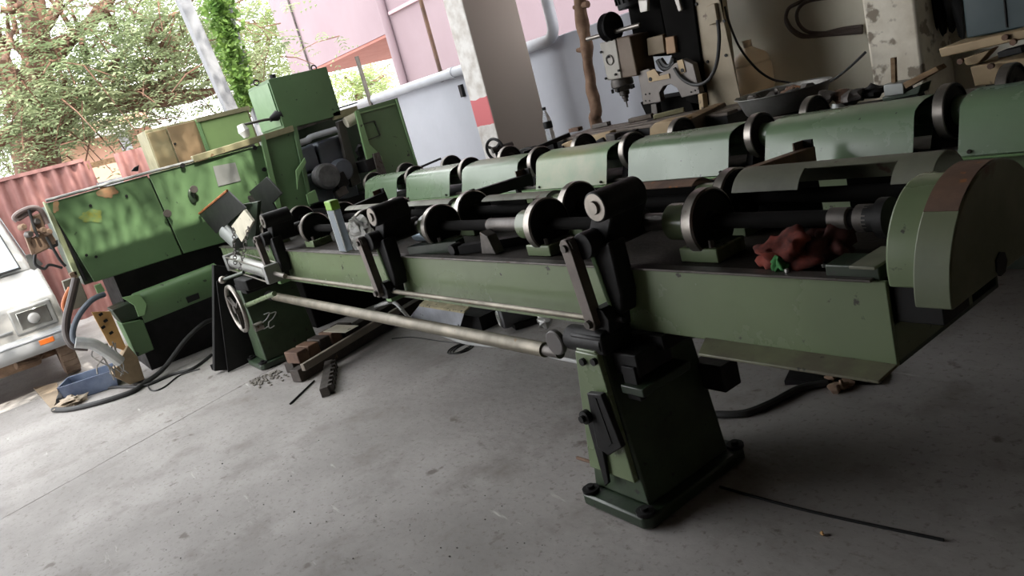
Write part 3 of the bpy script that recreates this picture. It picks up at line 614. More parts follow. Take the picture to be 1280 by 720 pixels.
# trough and lower boxes
ta, tb = X(170, 378, XM+.15), X(272, 339, XM+.15)
g = G(); nseg = 8
pr_ = [(-.10, .06), (-.02, .075), (.03, .06), (.05, .02), (.055, -.06), (.03, -.17)]
vs = []
for y, z in ((ta.y, ta.z), (tb.y, tb.z)): vs += [V((XM+.15+dx, y, z+dz)) for dx, dz in pr_] + [V((XM+.138+dx, y, z+dz-.012)) for dx, dz in pr_]
n_ = len(pr_); fs = [(i, i+1, 2*n_+i+1, 2*n_+i) for i in range(n_-1)] + [(n_+i, 3*n_+i, 3*n_+i+1, n_+i+1) for i in range(n_-1)] + [(i, n_+i, n_+i+1, i+1) for i in range(n_-1)] + [(2*n_+i, 2*n_+i+1, 3*n_+i+1, 3*n_+i) for i in range(n_-1)]
g.add(vs, fs); tg = g.build('drip_trough', GREEN_CAB, mc, smooth=50)
panel([(152, 372), (174, 367), (184, 380), (181, 394), (173, 396), (168, 382)], .012, GREEN_LIGHT, 'trough_bracket', x=XM+.21)
panel([(232, 372), (248, 366), (250, 373), (235, 379)], .004, BLACKP, 'slot', tg, XM+.205, 0)
panel([(118, 357), (126, 354), (132, 364), (122, 367)], .04, GREEN_LIGHT, 'hinge_block', x=XM+.05)
panel([(152, 405), (179, 400), (193, 437), (172, 446)], .30, GREEN_CAB, 'terminal_box', x=XM+.12, bevel=.006)
panel([(140, 388), (172, 374), (180, 396), (152, 404)], .3, GREEN_DARK, 'junction_housing', x=XM+.05, bevel=.006)
ob = panel([(114, 390), (138, 389), (160, 440), (137, 432)], .01, OCHRE, 'control_board', x=XM+.14)
for p in ((126, 393), (132, 401), (129, 409), (139, 416)): q = X(*p, XM+.146); G().obox(q, (.02, .03, .02), (.3, 0, 0)).build('relay', OIL, ob)
pp = panel([(160, 432), (172, 446), (181, 474), (163, 481), (140, 470), (150, 450)], .15, mat('dirty_tan_plate', (.30, .22, .13), .7, var=.3, scale=8), 'pedal_box', x=XM+.20)
# open gearbox bay
bay = G().prism([X(368, 160, XM-.45), X(448, 138, XM-.45), X(470, 235, XM-.45), X(385, 260, XM-.45)], (-.1, 0, 0)).build('bay_back', GREEN_DARK, mc)
gb = panel([(373, 186), (392, 180), (402, 211), (381, 216)], .4, BLUEGREY, 'gearbox_casting', x=XM-.14, bevel=.02)
panel([(396, 178), (432, 166), (451, 250), (412, 250)], .35, BLUEGREY, 'gearbox_casting', x=XM-.14, bevel=.02)
panel([(381, 219), (412, 211), (420, 250), (392, 256)], .3, BLUEGREY, 'gear_cover', x=XM-.11, bevel=.02)
panel([(422, 152), (430, 149), (452, 228), (440, 234)], .06, mat('grey_brown_bar', (.12, .11, .10), .5, .3), 'bay_upright', x=XM-.08)
panel([(368, 155), (420, 139), (422, 146), (370, 164)], .10, IRON, 'bay_lintel', x=XM-.03)
panel([(415, 141), (446, 132), (449, 140), (419, 150)], .06, OLIVE, 'top_rail', x=XM)
panel([(414, 137), (447, 127), (447.5, 128.5), (415, 138.5)], .12, BLACKP, 'top_strip', x=XM)
cpipe = [X(374, 179, XM-.03), X(385, 175, XM-.03), X(390, 171, XM-.03), X(420, 162, XM-.03)]
G().tube(bez(cpipe, 4), .03, 12).build('coolant_pipe', PVC, mc)
q = X(405, 221, XM-.08); mo = G().lathe(q, (1, 0, 0), [(0, .12), (.10, .12), (.125, .10), (.125, 0), (0, 0)], 28).build('round_motor_end', mat('dusty_grey_metal', (.13, .13, .13), .55, .4, var=.4, scale=14), mc)
q = X(424, 213, XM-.16); G().lathe(q, (1, 0, 0), [(0, .12), (.09, .12), (.11, .09), (.11, 0), (0, 0)], 28).build('round_motor_end', BLUEGREY, mc)
q = X(425, 226, XM-.06); G().obox(q, (.08, .13, .14), (.2, 0, 0)).build('valve_block', OIL, mc, bevel=.008)
q = X(426, 240, XM-.04); G().obox(q, (.08, .12, .08), (.2, 0, 0)).build('valve_block', IRON, mc, bevel=.008)
q = X(459, 206, XM-.05); G().obox(q, (.25, .14, .12), (.1, 0, 0)).build('dark_motor_box', OIL, mc, bevel=.01); G().cyl(q + V((0, .08, -.06)), q + V((.05, .08, -.06)), .09).build('motor_cap', OIL, mc)
q = X(452, 185, XM-.1); g = G()
for i in range(7): g.blob(q + V((.02*i, random.uniform(-.05, .05), random.uniform(-.16, .12))), (.05, .05, .06), i, .4, 8, 6)
g.build('hose_fittings', OIL, mc)
q = X(438, 152, XM-.02); G().lathe(q + V((0, -.05, 0)), (0, 1, .2), [(0, 0), (.05, 0), (.055, .02), (.055, .2), (0, .2)], 18).build('filter_can', WHITEP, mc)
# flap at the left edge of the bay and the open door at the right
panel([(366, 158), (371, 157), (392, 256), (388, 258)], .03, GREEN_CAB, 'bay_post', x=XM+.02)
panel([(370, 213), (381, 197), (383, 203), (374, 220), (372, 237)], .02, GREEN_LIGHT, 'flap_bracket', x=XM+.06)
panel([(383, 243), (394, 237), (399, 252), (386, 256)], .02, GREEN_LIGHT, 'flap_bracket', x=XM+.06)
dr = panel([(446, 137), (497, 122), (523, 207), (468, 250)], .03, GREEN_CAB, 'open_door', x=XM+.04, bevel=.006)
panel([(447.5, 141), (494, 128.5), (495, 130), (448, 143)], .02, GREEN_LIGHT, 'door_fold', dr, XM+.055, 0)
for a_, b_ in (((452, 156), (468, 151)), ((468, 151), (475, 169)), ((475, 169), (460, 175))): G().beam(X(*a_, XM+.044), X(*b_, XM+.044), .012, .012).build('hatch_edge', GREEN_DARK, dr)
G().tube([X(495, 124, XM+.05), X(508, 166, XM+.05), X(521, 205, XM+.05)], .01, 6).build('door_edge', GREEN_LIGHT, dr)
panel([(444, 139), (449, 138), (462, 180), (478, 196), (483, 240), (470, 245)], .03, GREEN_LIGHT, 'door_jamb', x=XM+.07)
panel([(466, 192), (474, 190), (484, 218), (480, 225), (472, 215)], .02, IRON, 'jamb_plate', x=XM+.09)
# tall box on top
tb_ = [X(333, 98), X(407.5, 82), X(423, 131), X(352, 156)]
ztop = 2.125
tbx = G().box(XM-.62, XM, X(342, 120).y, X(415, 105).y, 1.66, ztop).build('top_box', GREEN_CAB, mc, bevel=.006)
ylb = X(342, 120).y
G().box(XM-.60, XM-.02, ylb-.012, ylb-.002, 1.70, ztop-.03).build('box_door', mat('box_side_green', (.15, .25, .125), .45, var=.15), tbx, bevel=.003)
for px, py in ((319, 99), (392, 84)):
    q = Px(px, py, XM-.3 if px < 350 else XM-.1); G().torus((q.x, q.y, ztop+.02), (1, 0, 0), .025, .007, 16, 6).build('lifting_eye', OIL, tbx)
G().cyl((XM-.4, ylb+.2, ztop), (XM-.4, ylb+.2, ztop+.07), .03).build('cable_gland', OIL, tbx)
G().cyl((XM-.1, ylb-.07, 1.78), (XM-.1, ylb, 1.80), .02).build('latch', OIL, tbx)
lamp = [Px(305, 156, XM-.05), Px(330, 150, XM-.05), Px(338, 149, XM-.05)]
G().tube(lamp, .012, 8).build('lamp_arm', IRON, mc); q = lamp[2]; G().cyl(q, q + V((0, .1, .02)), .02, .06).build('lamp_mount', OIL, mc)
q = Px(303, 164, XM-.05); G().lathe(q + V((0, 0, .06)), (0, .2, -1), [(0, 0), (.03, 0), (.05, .06), (.03, .12), (0, .13)], 14).build('lamp_bulb_guard', mat('white_plastic', (.85, .85, .85), .4), mc)
# ---- separate electrical cabinet behind: tan doors and a light green one
XE = -8.6
ec = thing('electrical_cabinet', (XE-.2, Px(240, 170, XE).y, 0), 'electrical cabinet with two tan doors and one light green door behind the green machine', 'cabinet')
q0, q1 = Px(183, 170, XE).y, Px(312, 140, XE).y
ze = Px(245, 148, XE).z
G().box(XE-.45, XE-.012, q0, q1, 0, ze).build('body', OLIVE, ec, bevel=.006)
ya, yb_, yc_ = Px(209, 165, XE).y, Px(246, 155, XE).y, q1
G().box(XE-.01, XE+.006, q0+.01, ya-.008, 1.0, ze-.03).build('door', TANP, ec, bevel=.004)
G().box(XE-.01, XE+.006, ya+.008, yb_-.008, 1.0, ze-.02).build('door', mat('brown_paint', (.24, .17, .095), .5, c2=(.19, .12, .06), scale=2), ec, bevel=.004)
gdr = G().box(XE-.01, XE+.02, yb_+.03, yc_-.03, 1.0, ze-.05).build('door', GREEN_BRIGHT, ec, bevel=.004)
G().box(XE-.01, XE+.03, yb_-.006, yb_+.026, 1.0, ze-.01).build('mullion', GREEN_LIGHT, ec)
G().box(XE-.3, XE+.05, yb_, yc_, ze-.045, ze+.0).build('top_rail', OLIVE, ec)
for zz_ in (ze-.2, ze-.5): G().cyl((XE+.006, ya+.03, zz_), (XE+.02, ya+.03, zz_), .012).build('lock', OIL, ec)
# ---- grimy pump on the machine's corner
pu = thing('coolant_pump', (XM+.1, .4, 1.2), 'grimy brown pump with a hood and hoses on the corner of the green machine', 'pump')
xq = XM+.05
G().prism([Px(*p, xq) for p in ((34, 300), (62, 287), (73, 305), (44, 319))], (-.14, 0, 0)).build('body', DUST, pu, bevel=.012)
G().prism([Px(*p, xq) for p in ((30, 293), (38, 290), (44, 316), (40, 319))], (-.10, 0, 0)).build('side_plate', DUST, pu, bevel=.004)
G().prism([Px(*p, xq+.04) for p in ((40, 270), (50, 266), (57, 284), (46, 292), (38, 290))], (-.10, 0, 0)).build('hood_back', DUST, pu, bevel=.01)
G().tube(bez([Px(*p, xq+.02) for p in ((22, 276), (18, 272), (24, 266), (38, 260), (48, 261), (54, 268), (59, 280))], 5), .02, 8).build('hood', mat('grey_brown_plastic', (.20, .15, .14), .5, var=.3), pu)
G().prism([Px(*p, xq+.02) for p in ((18, 272), (28, 264), (44, 259), (49, 261), (40, 267), (24, 277))], (-.16, 0, 0)).build('hood_shell', mat('grey_brown_plastic', (0, 0, 0)), pu, bevel=.008)
for i, p in enumerate(((28, 284), (45, 277), (53, 288), (36, 293), (60, 290))): q = Px(*p, xq+.03); G().lathe(q, (1, .3, 0), [(0, .04), (.018, .04), (.026, .02), (.026, -.03), (0, -.03)], 12).build('fitting', IRON if i % 2 else DUST, pu)
for pts in (((36, 262), (40, 275), (44, 288), (48, 296)), ((58, 296), (66, 310), (75, 325), (82, 333)), ((44, 318), (44, 330), (55, 336), (62, 331), (78, 335))):
    G().tube(bez([Px(*p, xq+.05) for p in pts], 6), .011, 8).build('hose', RUBBER, pu)
G().prism([Px(*p, xq) for p in ((62, 304), (72, 300), (73, 307), (64, 312))], (-.3, 0, 0)).build('bracket', OIL, pu)
G().prism([Px(*p, xq-.1) for p in ((31, 319), (40, 317), (54, 330), (43, 338), (38, 336))], (-.02, 0, 0)).build('splash_plate', PLAQUE, pu)
# ================================================================== MILLING MACHINE AND THINGS BEHIND THE SECOND CONVEYOR
YMm = 4.25
ml = thing('milling_machine', (-3.6, YMm, 0), 'tan and black vertical milling machine with a grey head standing by the wall', 'milling machine')
def Q(px, py, y=YMm): return Py(px, py, y)
def mp_(pts, y, dep, m, name, par=ml, bevel=.006): return G().prism([Py(*p, y) for p in pts], (0, dep, 0)).build(name, m, par, bevel=bevel)
MTAN = mat('mill_tan_paint', (.30, .245, .16), .55, var=.2, scale=4, spots=.25, sc_col=(.12, .08, .05), sscale=12)
cR, cL, cLb = Q(900, 0), Q(862, 0), Q(880, 140)
xl0, xl1, xr0, xr1 = Q(884, 140).x, Q(864, 0).x, Q(930, 140).x, Q(900, 0).x; kk = 4.62/4.25
def xz(xa, xb, z): za, zb = Q(907, 140).z, Q(882, 0).z; return xa + (xb-xa)*(z-za)/(zb-za)
G().hexa([(xz(xl0, xl1, 0), YMm, 0), (xz(xr0, xr1, 0), YMm, 0), (xz(xr0, xr1, 0)*kk-.02, 4.62, 0), (xz(xl0, xl1, 0), 4.62, 0),
          (xz(xl0, xl1, 1.95), YMm, 1.95), (xz(xr0, xr1, 1.95), YMm, 1.95), (xz(xr0, xr1, 1.95)*kk-.02, 4.62, 1.95), (xz(xl0, xl1, 1.95), 4.62, 1.95)]).build('column', MTAN, ml, bevel=.01)
mp_([(818, -30), (862, -30), (884, 132), (858, 128), (836, 60)], YMm-.02, .3, MATTBLACK, 'slideway')
mp_([(783, 0), (820, -20), (836, 70), (796, 72)], YMm+.08, .3, MATTBLACK, 'ram_body')
hd = mp_([(749, 54), (769, 49), (777, 98), (759, 101)], YMm-.16, .16, mat('grey_head_paint', (.33, .31, .27), .5, var=.2, scale=6), 'head_plate', bevel=.008)
mp_([(769, 48), (787, 45), (797, 95), (777, 98)], YMm-.15, .2, mat('dark_brown_casting', (.13, .09, .06), .6, var=.3), 'head_casting', bevel=.01)
q = Q(762, 75, YMm-.165); G().torus(q, (0, 1, 0), .035, .004, 20, 6).build('depth_dial', IRON, hd)
for p in ((752, 65), (761, 71), (770, 93), (774, 88), (758, 98)): q = Q(*p, YMm-.163); G().cyl(q, q - V((0, .012, 0)), .009, n=8).build('screw', OIL, hd)
sx = Q(777, 100, YMm-.06)
G().lathe(sx, (0, 0, -1), [(0, -.02), (.075, -.02), (.085, .01), (.085, .04), (.07, .05), (.065, .075), (.04, .08), (.038, .11), (.026, .115), (.026, .135), (.018, .14), (.018, .16), (.006, .165), (.006, .205), (0, .205)], 24).build('spindle', IRON, ml)
for k in range(5): a_ = k*1.25; q = sx + V((math.cos(a_)*.085, math.sin(a_)*.085, -.05)); G().cyl(q, q - V((0, 0, .03)), .01, n=6).build('bolt', OIL, ml)
pu_ = Q(763, 34, YMm-.12); G().lathe(pu_ - V((.035, 0, 0)), (1, 0, 0), [(0, 0), (.10, 0), (.105, .01), (.085, .035), (.105, .06), (.10, .07), (0, .07)], 28).build('belt_pulley', OIL, ml)
G().cyl(Q(734, 49, YMm-.12), Q(800, 31, YMm-.12), .016).build('drive_shaft', STEEL, ml)
mtr = Q(786, -10, YMm+.02)
mo2 = G().lathe(mtr + V((0, 0, .15)), (.06, 0, -1), [(0, 0), (.10, 0), (.11, .02), (.11, .25), (0, .25)], 28).build('spindle_motor', OIL, ml)
for k in range(18): a_ = 2*math.pi*k/18; e = V((math.cos(a_)*.112, math.sin(a_)*.112, 0)); G().beam(mtr + e + V((0, 0, .13)), mtr + e + V((.015, 0, -.07)), .006, .02, tuple(e.normalized())).build('fin', OIL, mo2)
mp_([(797, 0), (809, 0), (809, 14), (800, 16)], YMm-.03, .03, mat('pale_lamp', (.7, .66, .6), .4), 'sight_glass')
mp_([(842, -2), (848, -2), (852, 13), (848, 15)], YMm-.06, .02, mat('pale_lamp', (0, 0, 0)), 'sight_glass')
mp_([(808, 48), (828, 43), (831, 66), (810, 70)], YMm-.04, .14, mat('dull_brass_box', (.20, .15, .09), .6, var=.3), 'feed_box')
mp_([(831, 47), (842, 45), (845, 66), (833, 68)], YMm-.05, .1, mat('tan_plate', (.36, .22, .12), .6), 'feed_plate')
brk = [(797, 90), (810, 86), (815, 90), (824, 92), (836, 87), (842, 80), (853, 74), (866, 80), (875, 117), (852, 122), (846, 110), (838, 105), (829, 108), (824, 116), (826, 127), (804, 131)]
bk = mp_(brk, YMm-.12, .05, mat('grey_brown_casting', (.17, .15, .135), .5, .2, var=.2, scale=5), 'knee_bracket', bevel=.004)
mp_([(808, 90), (818, 86), (824, 95), (836, 92), (837, 98), (811, 103)], YMm-.128, .008, TANC, 'bracket_face', bk, .001)
mp_([(846, 76), (853, 74), (857, 90), (850, 93)], YMm-.128, .008, TANC, 'bracket_face', bk, .001)
for p in ((813, 99), (853, 88)): q = Q(*p, YMm-.129); G().cyl(q, q - V((0, .004, 0)), .014, n=12).build('hole', BLACKP, bk)
for p in ((807, 118), (812, 117), (807, 126), (812, 126), (864, 115), (869, 113), (873, 111)): q = Q(*p, YMm-.121); G().cyl(q, q - V((0, .004, 0)), .006, n=8).build('hole', BLACKP, bk)
mp_([(800, 128), (860, 118), (872, 150), (815, 160)], YMm+.02, .3, MATTBLACK, 'knee')
mp_([(813, 130), (820, 129), (823, 150), (815, 150)], YMm-.1, .05, IRON, 'knee_post')
mp_([(872, 118), (878, 117), (880, 136), (874, 138)], YMm-.13, .05, TANC, 'clamp_post')
for k, pts in enumerate((((822, 75), (828, 85), (836, 86), (844, 78)), ((826, 74), (832, 82), (838, 82), (842, 72)))): G().tube(bez([Q(*p, YMm-.06) for p in pts], 6), .018, 8).build('hose', RUBBER, ml)
G().tube(bez([Q(*p, YMm-.14) for p in ((843, 85), (852, 98), (868, 106), (884, 101), (895, 82), (899, 50), (897, 25))], 8), .012, 8).build('hose', RUBBER, ml)
G().prism([Q(*p, YMm-.03) for p in ((882, 8), (893, 4), (897, 28), (886, 32))], (0, .028, 0)).build('switch_cover', MTAN, ml, bevel=.005)
for p in ((871, 5), (885, 77), (908, 69), (906, 26), (922, 124), (912, 135)): q = Q(*p, YMm); G().cyl(q, q - V((0, .01, 0)), .01, n=8).build('plug', OIL, ml)
# T-slotted table of the mill
tz = Q(770, 150, 4.0).z
tb2 = thing('slotted_work_table', (-3.9, 3.9, 0), 'long grimy slotted work table with tan castings under the milling head', 'work table')
ZT = 1.035
TM = mat('grimy_table_iron', (.16, .13, .105), .55, .3, var=.4, scale=9, spots=.4, sc_col=(.07, .05, .04), sscale=18)
G().box(-4.58, -2.98, 3.70, 4.07, ZT-.09, ZT-.02).build('table_body', OIL, tb2)
for k in range(3): G().box(-4.58, -2.98, 3.71+.13*k, 3.81+.13*k, ZT-.02, ZT).build('table_strip', TM, tb2, bevel=.004)
G().box(-4.5, -3.05, 3.74, 4.04, 0, ZT-.09).build('table_base', OIL, tb2)
cz = lambda px, py, y: Py(px, py, y)
G().prism([cz(*p, 3.6) for p in ((700, 189), (702, 180), (712, 176), (762, 164), (768, 184), (712, 193))], (0, .06, 0)).build('side_casting', TANC, tb2, bevel=.006)
G().prism([cz(*p, 3.58) for p in ((728, 184), (752, 172), (758, 180), (758, 186), (726, 190))], (0, .04, 0)).build('dark_lever', OIL, tb2, bevel=.006)
G().obox(cz(767, 173, 3.55), (.09, .06, .07), (0, .1, 0)).build('clamp_block', IRON, tb2, bevel=.006)
q = cz(704, 184, 3.59); G().cyl(q, q - V((0, .01, 0)), .014).build('pivot', OIL, tb2)
# bars lying across the table
def lbar(a, b, y0, y1, wd, ht, m, name, label, cat): return tag(G().beam(Py(*a, y0), Py(*b, y1), wd, ht).build(name, m, bevel=.003), label, cat)
lbar((776, 176), (820, 150), 3.5, 4.0, .05, .04, OIL, 'steel_bar', 'dark flat steel bar slanting across the slotted table beside the tan casting', 'steel bar')
lbar((655, 192), (712, 168), 3.42, 3.75, .05, .03, OIL, 'steel_bar', 'dark steel bar lying behind the covers next to the clear bottle', 'steel bar')
lbar((500, 220), (549, 199), 3.35, 3.6, .09, .02, OIL, 'steel_angle', 'dark angle iron propped up at the end of the covered conveyor by the green door', 'angle iron')
wbm = thing('wooden_block', (Py(840, 165, 3.62).x, 3.6, 1.0), 'tan wooden block with a dark angle iron capping its end on the slotted table', 'wooden block')
G().prism([Py(*p, 3.52) for p in ((812, 160), (818, 154), (847, 149), (850, 173), (812, 178))], (0, .14, 0)).build('block', TANC, wbm, bevel=.006)
G().prism([Py(*p, 3.50) for p in ((846, 149), (858, 147), (862, 168), (850, 172))], (0, .05, 0)).build('worn_end', mat('chipped_wood', (.45, .30, .13), .8, c2=(.22, .12, .06), scale=25), wbm, bevel=.003)
G().hexa([Py(857, 152, 3.50), Py(862, 150, 3.50), Py(866, 170, 3.50), Py(861, 172, 3.50), Py(902, 130, 4.02), Py(907, 129, 4.02), Py(909, 138, 4.02), Py(904, 140, 4.02)]).build('angle_iron', mat('brown_iron', (.10, .07, .05), .7, .2, var=.3), wbm)
G().hexa([Py(846, 149, 3.50), Py(862, 150, 3.50), Py(862, 153, 3.50), Py(846, 152, 3.50), Py(893, 130, 4.02), Py(906, 128, 4.02), Py(906, 131, 4.02), Py(893, 133, 4.02)]).build('angle_iron_top', WOOD, wbm)
# small scrap on the table edge
for i, (px, py) in enumerate(((722, 172), (752, 158), (800, 142), (835, 136))):
    q = Py(px, py, 4.02); o = G().obox((q.x, 4.02, ZT+.017), (.12+.03*i, .05, .03), (0, 0, .2*i)).build('scrap_strip', [RUST, IRON, TM, OLIVE][i], bevel=.004)
    tag(o, ['rusty red scrap strip on the slotted table near the clear bottle', 'short iron scrap strip on the slotted table behind the tan casting', 'grimy scrap strip on the slotted table below the spindle', 'olive painted strip on the slotted table under the grey bracket'][i], 'scrap metal')
# handwheel behind covers
q = Py(619, 187, 3.45)
hw2 = thing('handwheel', (q.x, 3.45, 0), 'black spoked handwheel on a post behind the covers by the pillar', 'handwheel')
G().torus(q, (-.25, 1, .05), .085, .012, 32, 8).build('rim', OIL, hw2)
for k in range(3):
    a_ = .6 + 2.1*k; G().beam(q, q + V((math.cos(a_)*.085, math.cos(a_)*.02, math.sin(a_)*.085)), .014, .02, (0, 1, 0)).build('spoke', OIL, hw2)
G().cyl(q - V((0, .03, 0)), q + V((0.05, .14, 0)), .025).build('hub', IRON, hw2)
G().cyl((q.x+.04, 3.56, q.z), (q.x+.04, 3.56, 0), .03).build('post', OIL, hw2)
o = G(); q = Py(648, 196, 3.40)
o.prism([Py(*p, 3.50) for p in ((630, 200), (652, 186), (664, 184), (664, 196), (640, 202))], (0, .06, 0)); o.cyl(Py(645, 198, 3.53), V((Py(645, 198, 3.53).x, 3.53, 0)), .04); tag(o.build('slide_casting', OIL, bevel=.006), 'dark wedge casting beside the black handwheel', 'casting')
# clear soft-drink bottle
q = Py(690, 177, 3.75); Zb = q.z
bt = thing('drink_bottle', q, 'empty clear plastic drink bottle with black label and cap', 'bottle')
G().lathe(q, (0, 0, 1), [(0, .003), (.026, 0), (.034, .012), (.034, .075), (.030, .085), (.034, .098), (.034, .16), (.030, .185), (.016, .228), (.013, .235), (.013, .252), (0, .252)], 24).build('bottle_body', CLEAR, bt)
G().lathe(q, (0, 0, 1), [(.0345, .105), (.0355, .108), (.0355, .155), (.0345, .158)], 24).build('label', BLACKP, bt)
G().lathe(q, (0, 0, 1), [(0, .268), (.014, .268), (.015, .262), (.015, .246), (0, .246)], 16).build('cap', BLACKP, bt)
G().box(q.x-.08, q.x+.08, 3.69, 3.81, 0, q.z-.001).build('bottle_post', OIL)
tag(bpy.data.objects['bottle_post'], 'dark machine post that carries the clear drink bottle', 'post')
# water jug, basin with scrap, lumps
q = Py(938, 128, 4.82)
jz = q.z
jg = thing('water_jug', (q.x+.04, 4.82, 0), 'large cloudy tan water jug beside the mill column', 'water jug')
G().lathe((q.x+.06, 4.82, .72), (0, 0, 1), [(0, 0), (.13, 0), (.145, .02), (.145, .10), (.135, .12), (.145, .14), (.145, .28), (.135, .30), (.145, .32), (.145, .47), (.135, .485), (.14, .50), (.12, .55), (.06, .59), (.032, .61), (.032, .66), (0, .66)], 32).build('jug_body', JUGM, jg)
G().box(q.x-.12, q.x+.6, 4.66, 4.99, 0, .72).build('jug_bench', PEEL); tag(bpy.data.objects['jug_bench'], 'low plastered ledge along the wall under the water jug', 'ledge')
q = Py(978, 112, 3.72)
bs = thing('steel_basin', (q.x, 3.72, .8), 'wide grey steel basin heaped with scrap on a stand behind the conveyor', 'basin')
br = .245
G().lathe((q.x, 3.72, q.z-.11), (0, 0, 1), [(0, 0), (br*.78, 0), (br*.86, .02), (br, .105), (br+.012, .11), (br+.010, .114), (br-.006, .108), (br*.83, .022), (0, .012)], 40).build('bowl', mat('grey_zinc', (.22, .215, .20), .5, .5, var=.3, scale=8), bs)
for i in range(9):
    a_ = i*2.4; rr_ = .05+.14*((i*37) % 10)/10
    G().blob((q.x+math.cos(a_)*rr_, 3.72+math.sin(a_)*rr_, q.z-.03), (.05, .035, .03), i, .4, 8, 6).build('scrap_piece', RUST if i % 3 == 0 else IRON, bs)
G().cyl((q.x, 3.72, 0), (q.x, 3.72, q.z-.108), .10).build('stand', OIL, bs)
for i, (px, py, r_) in enumerate(((1031, 121, .038), (1048, 124, .05), (1066, 121, .045), (1082, 118, .048), (1054, 134, .035))):
    q = Py(px, py, 3.62); o = G().blob((q.x, 3.62+.06*(i % 2)-(.05 if i == 4 else 0), q.z), (r_*1.25, r_, r_*.75), i+3, .3, 12, 8).build('scrap_casting', [IRON, RUST, IRON, OIL, PLAQUE][i])
    tag(o, ['small grimy scrap casting right beside the steel basin', 'rusty round scrap casting between basin and concrete column', 'grimy scrap casting leaning on the rusty one', 'black scrap casting against the concrete column', 'pale grey scrap casting at the front of the heap by the column'][i], 'scrap metal', 'scrap castings by the column')
G().box(-2.36, -2.06, 3.55, 3.74, 0, Py(1056, 136, 3.6).z).build('scrap_bench', OIL); tag(bpy.data.objects['scrap_bench'], 'dark bench behind the covers that holds the scrap castings', 'bench')
# wooden stop block, wedge and stick on top of cover
yv = 3.25
vb = thing('block_and_wedge', (Py(1118, 122, yv).x, yv, 1.06), 'grey block with a slanted plank and a short stick standing before the column', 'wedge block')
G().prism([Py(*p, yv) for p in ((1104, 106), (1129, 103), (1130, 118), (1105, 121))], (0, .08, 0)).build('block', PLAQUE, vb, bevel=.004)
G().prism([Py(*p, yv-.01) for p in ((1128, 104), (1170, 83), (1174, 88), (1132, 111))], (0, .07, 0)).build('plank', WOOD, vb, bevel=.003)
G().prism([Py(*p, yv+.01) for p in ((1102, 122), (1130, 116), (1152, 105), (1148, 118), (1104, 128))], (0, .09, 0)).build('dark_base', GREEN_DARK, vb, bevel=.004)
G().beam(Py(1118, 106, yv+.04), Py(1117, 72, yv+.04), .018, .018, (1, 0, 0)).build('stick', WOOD, vb)
G().prism([Py(*p, yv+.02) for p in ((1104, 126), (1148, 117), (1150, 128), (1106, 136))], (0, .05, 0)).build('foot', OIL, vb)
# tan lift frame and teal cabinet at the right
yt = 3.95
tf = thing('tan_machine_frame', (Py(1240, 80, yt).x, yt, 0), 'tan painted steel machine frame of stacked beams at the right of the column', 'machine frame')
G().prism([Py(*p, yt) for p in ((1173, 61), (1290, 34), (1290, 47), (1176, 72))], (0, .35, 0)).build('beam', TANC, tf, bevel=.006)
G().prism([Py(*p, yt+.02) for p in ((1212, 84), (1290, 70), (1290, 100), (1218, 108))], (0, .3, 0)).build('beam', TANC, tf, bevel=.006)
G().prism([Py(*p, yt+.04) for p in ((1202, 74), (1238, 62), (1222, 80), (1208, 82))], (0, .1, 0)).build('brace', TANC, tf, bevel=.003)
G().prism([Py(*p, yt-.02) for p in ((1246, 66), (1276, 58), (1278, 66), (1248, 73))], (0, .1, 0)).build('dark_clamp', OIL, tf, bevel=.003)
G().box(Py(1225, 100, yt).x, Py(1290, 100, yt).x+.3, yt+.05, yt+.3, 0, Py(1250, 104, yt).z).build('frame_base', GREEN_DARK, tf)
for p in ((1258, 46), (1268, 52), (1202, 76), (1240, 82)): q = Py(*p, yt); G().cyl(q, q - V((0, .02, 0)), .014, n=8).build('bolt', RUST, tf)
tc = thing('teal_cabinet', (Py(1245, 20, yt+.1).x, yt+.1, 1.2), 'dark teal cabinet resting on the tan frame', 'cabinet')
q0, q1 = Py(1206, 30, yt+.1), Py(1300, 30, yt+.1)
G().box(q0.x, q1.x+.5, yt+.1, yt+.45, Py(1210, 48, yt+.1).z, 2.0).build('box', TEAL, tc, bevel=.008)
G().box((q0.x+q1.x)/2+.02, (q0.x+q1.x)/2+.026, yt+.094, yt+.1, Py(1210, 44, yt+.1).z, 1.98).build('seam', BLACKP, tc)
# dark bundle hanging beside the column
hb_ = thing('hanging_sacks', (-2.0, 4.8, 1.3), 'dark bundles hanging on the wall beside the peeling column', 'bundle')
for i, (px, py) in enumerate(((1160, 0), (1170, 2), (1180, -4), (1192, 0))):
    q = Py(px, py, 4.8); G().blob((q.x, 4.85, q.z+.02), (.035, .05, .22), i, .2, 10, 8).build('bundle', BLACKP, hb_)
# cable loop on the wall, cables
g = G(); P_ = lambda pts, y: bez([Py(*p, y) for p in pts], 8)
cl = thing('coiled_cable', (Py(1030, 20, 4.95).x, 4.95, 1.3), 'brown cable looped and hung on the beige wall', 'cable')
for k, pts in enumerate((((1078, 33), (1050, 37), (1010, 46), (994, 42), (983, 28), (985, 12), (997, 4), (1020, -6), (1060, -14)), ((1078, 37), (1055, 40), (1015, 41), (1000, 32), (996, 18), (1002, 6), (1016, 0), (1045, -4)), ((1078, 40), (1040, 43), (1008, 45), (990, 36), (982, 22)))):
    G().tube(P_(pts, 4.96-.01*k), .013, 8).build('strand', mat('brown_cable', (.07, .05, .042), .5), cl)
tag(G().tube(P_(((906, 8), (912, 30), (925, 60), (945, 85), (965, 99), (985, 103), (1003, 107), (1030, 105), (1055, 90), (1082, 65)), 4.55), .008, 6).build('power_cable', RUBBER), 'thin black cable drooping along the beige wall behind the basin', 'cable')
# ================================================================== LOOSE THINGS
def onfloor(name, g, m, label, cat, group=None, **k): return tag(g.build(name, m, **k), label, cat, group)
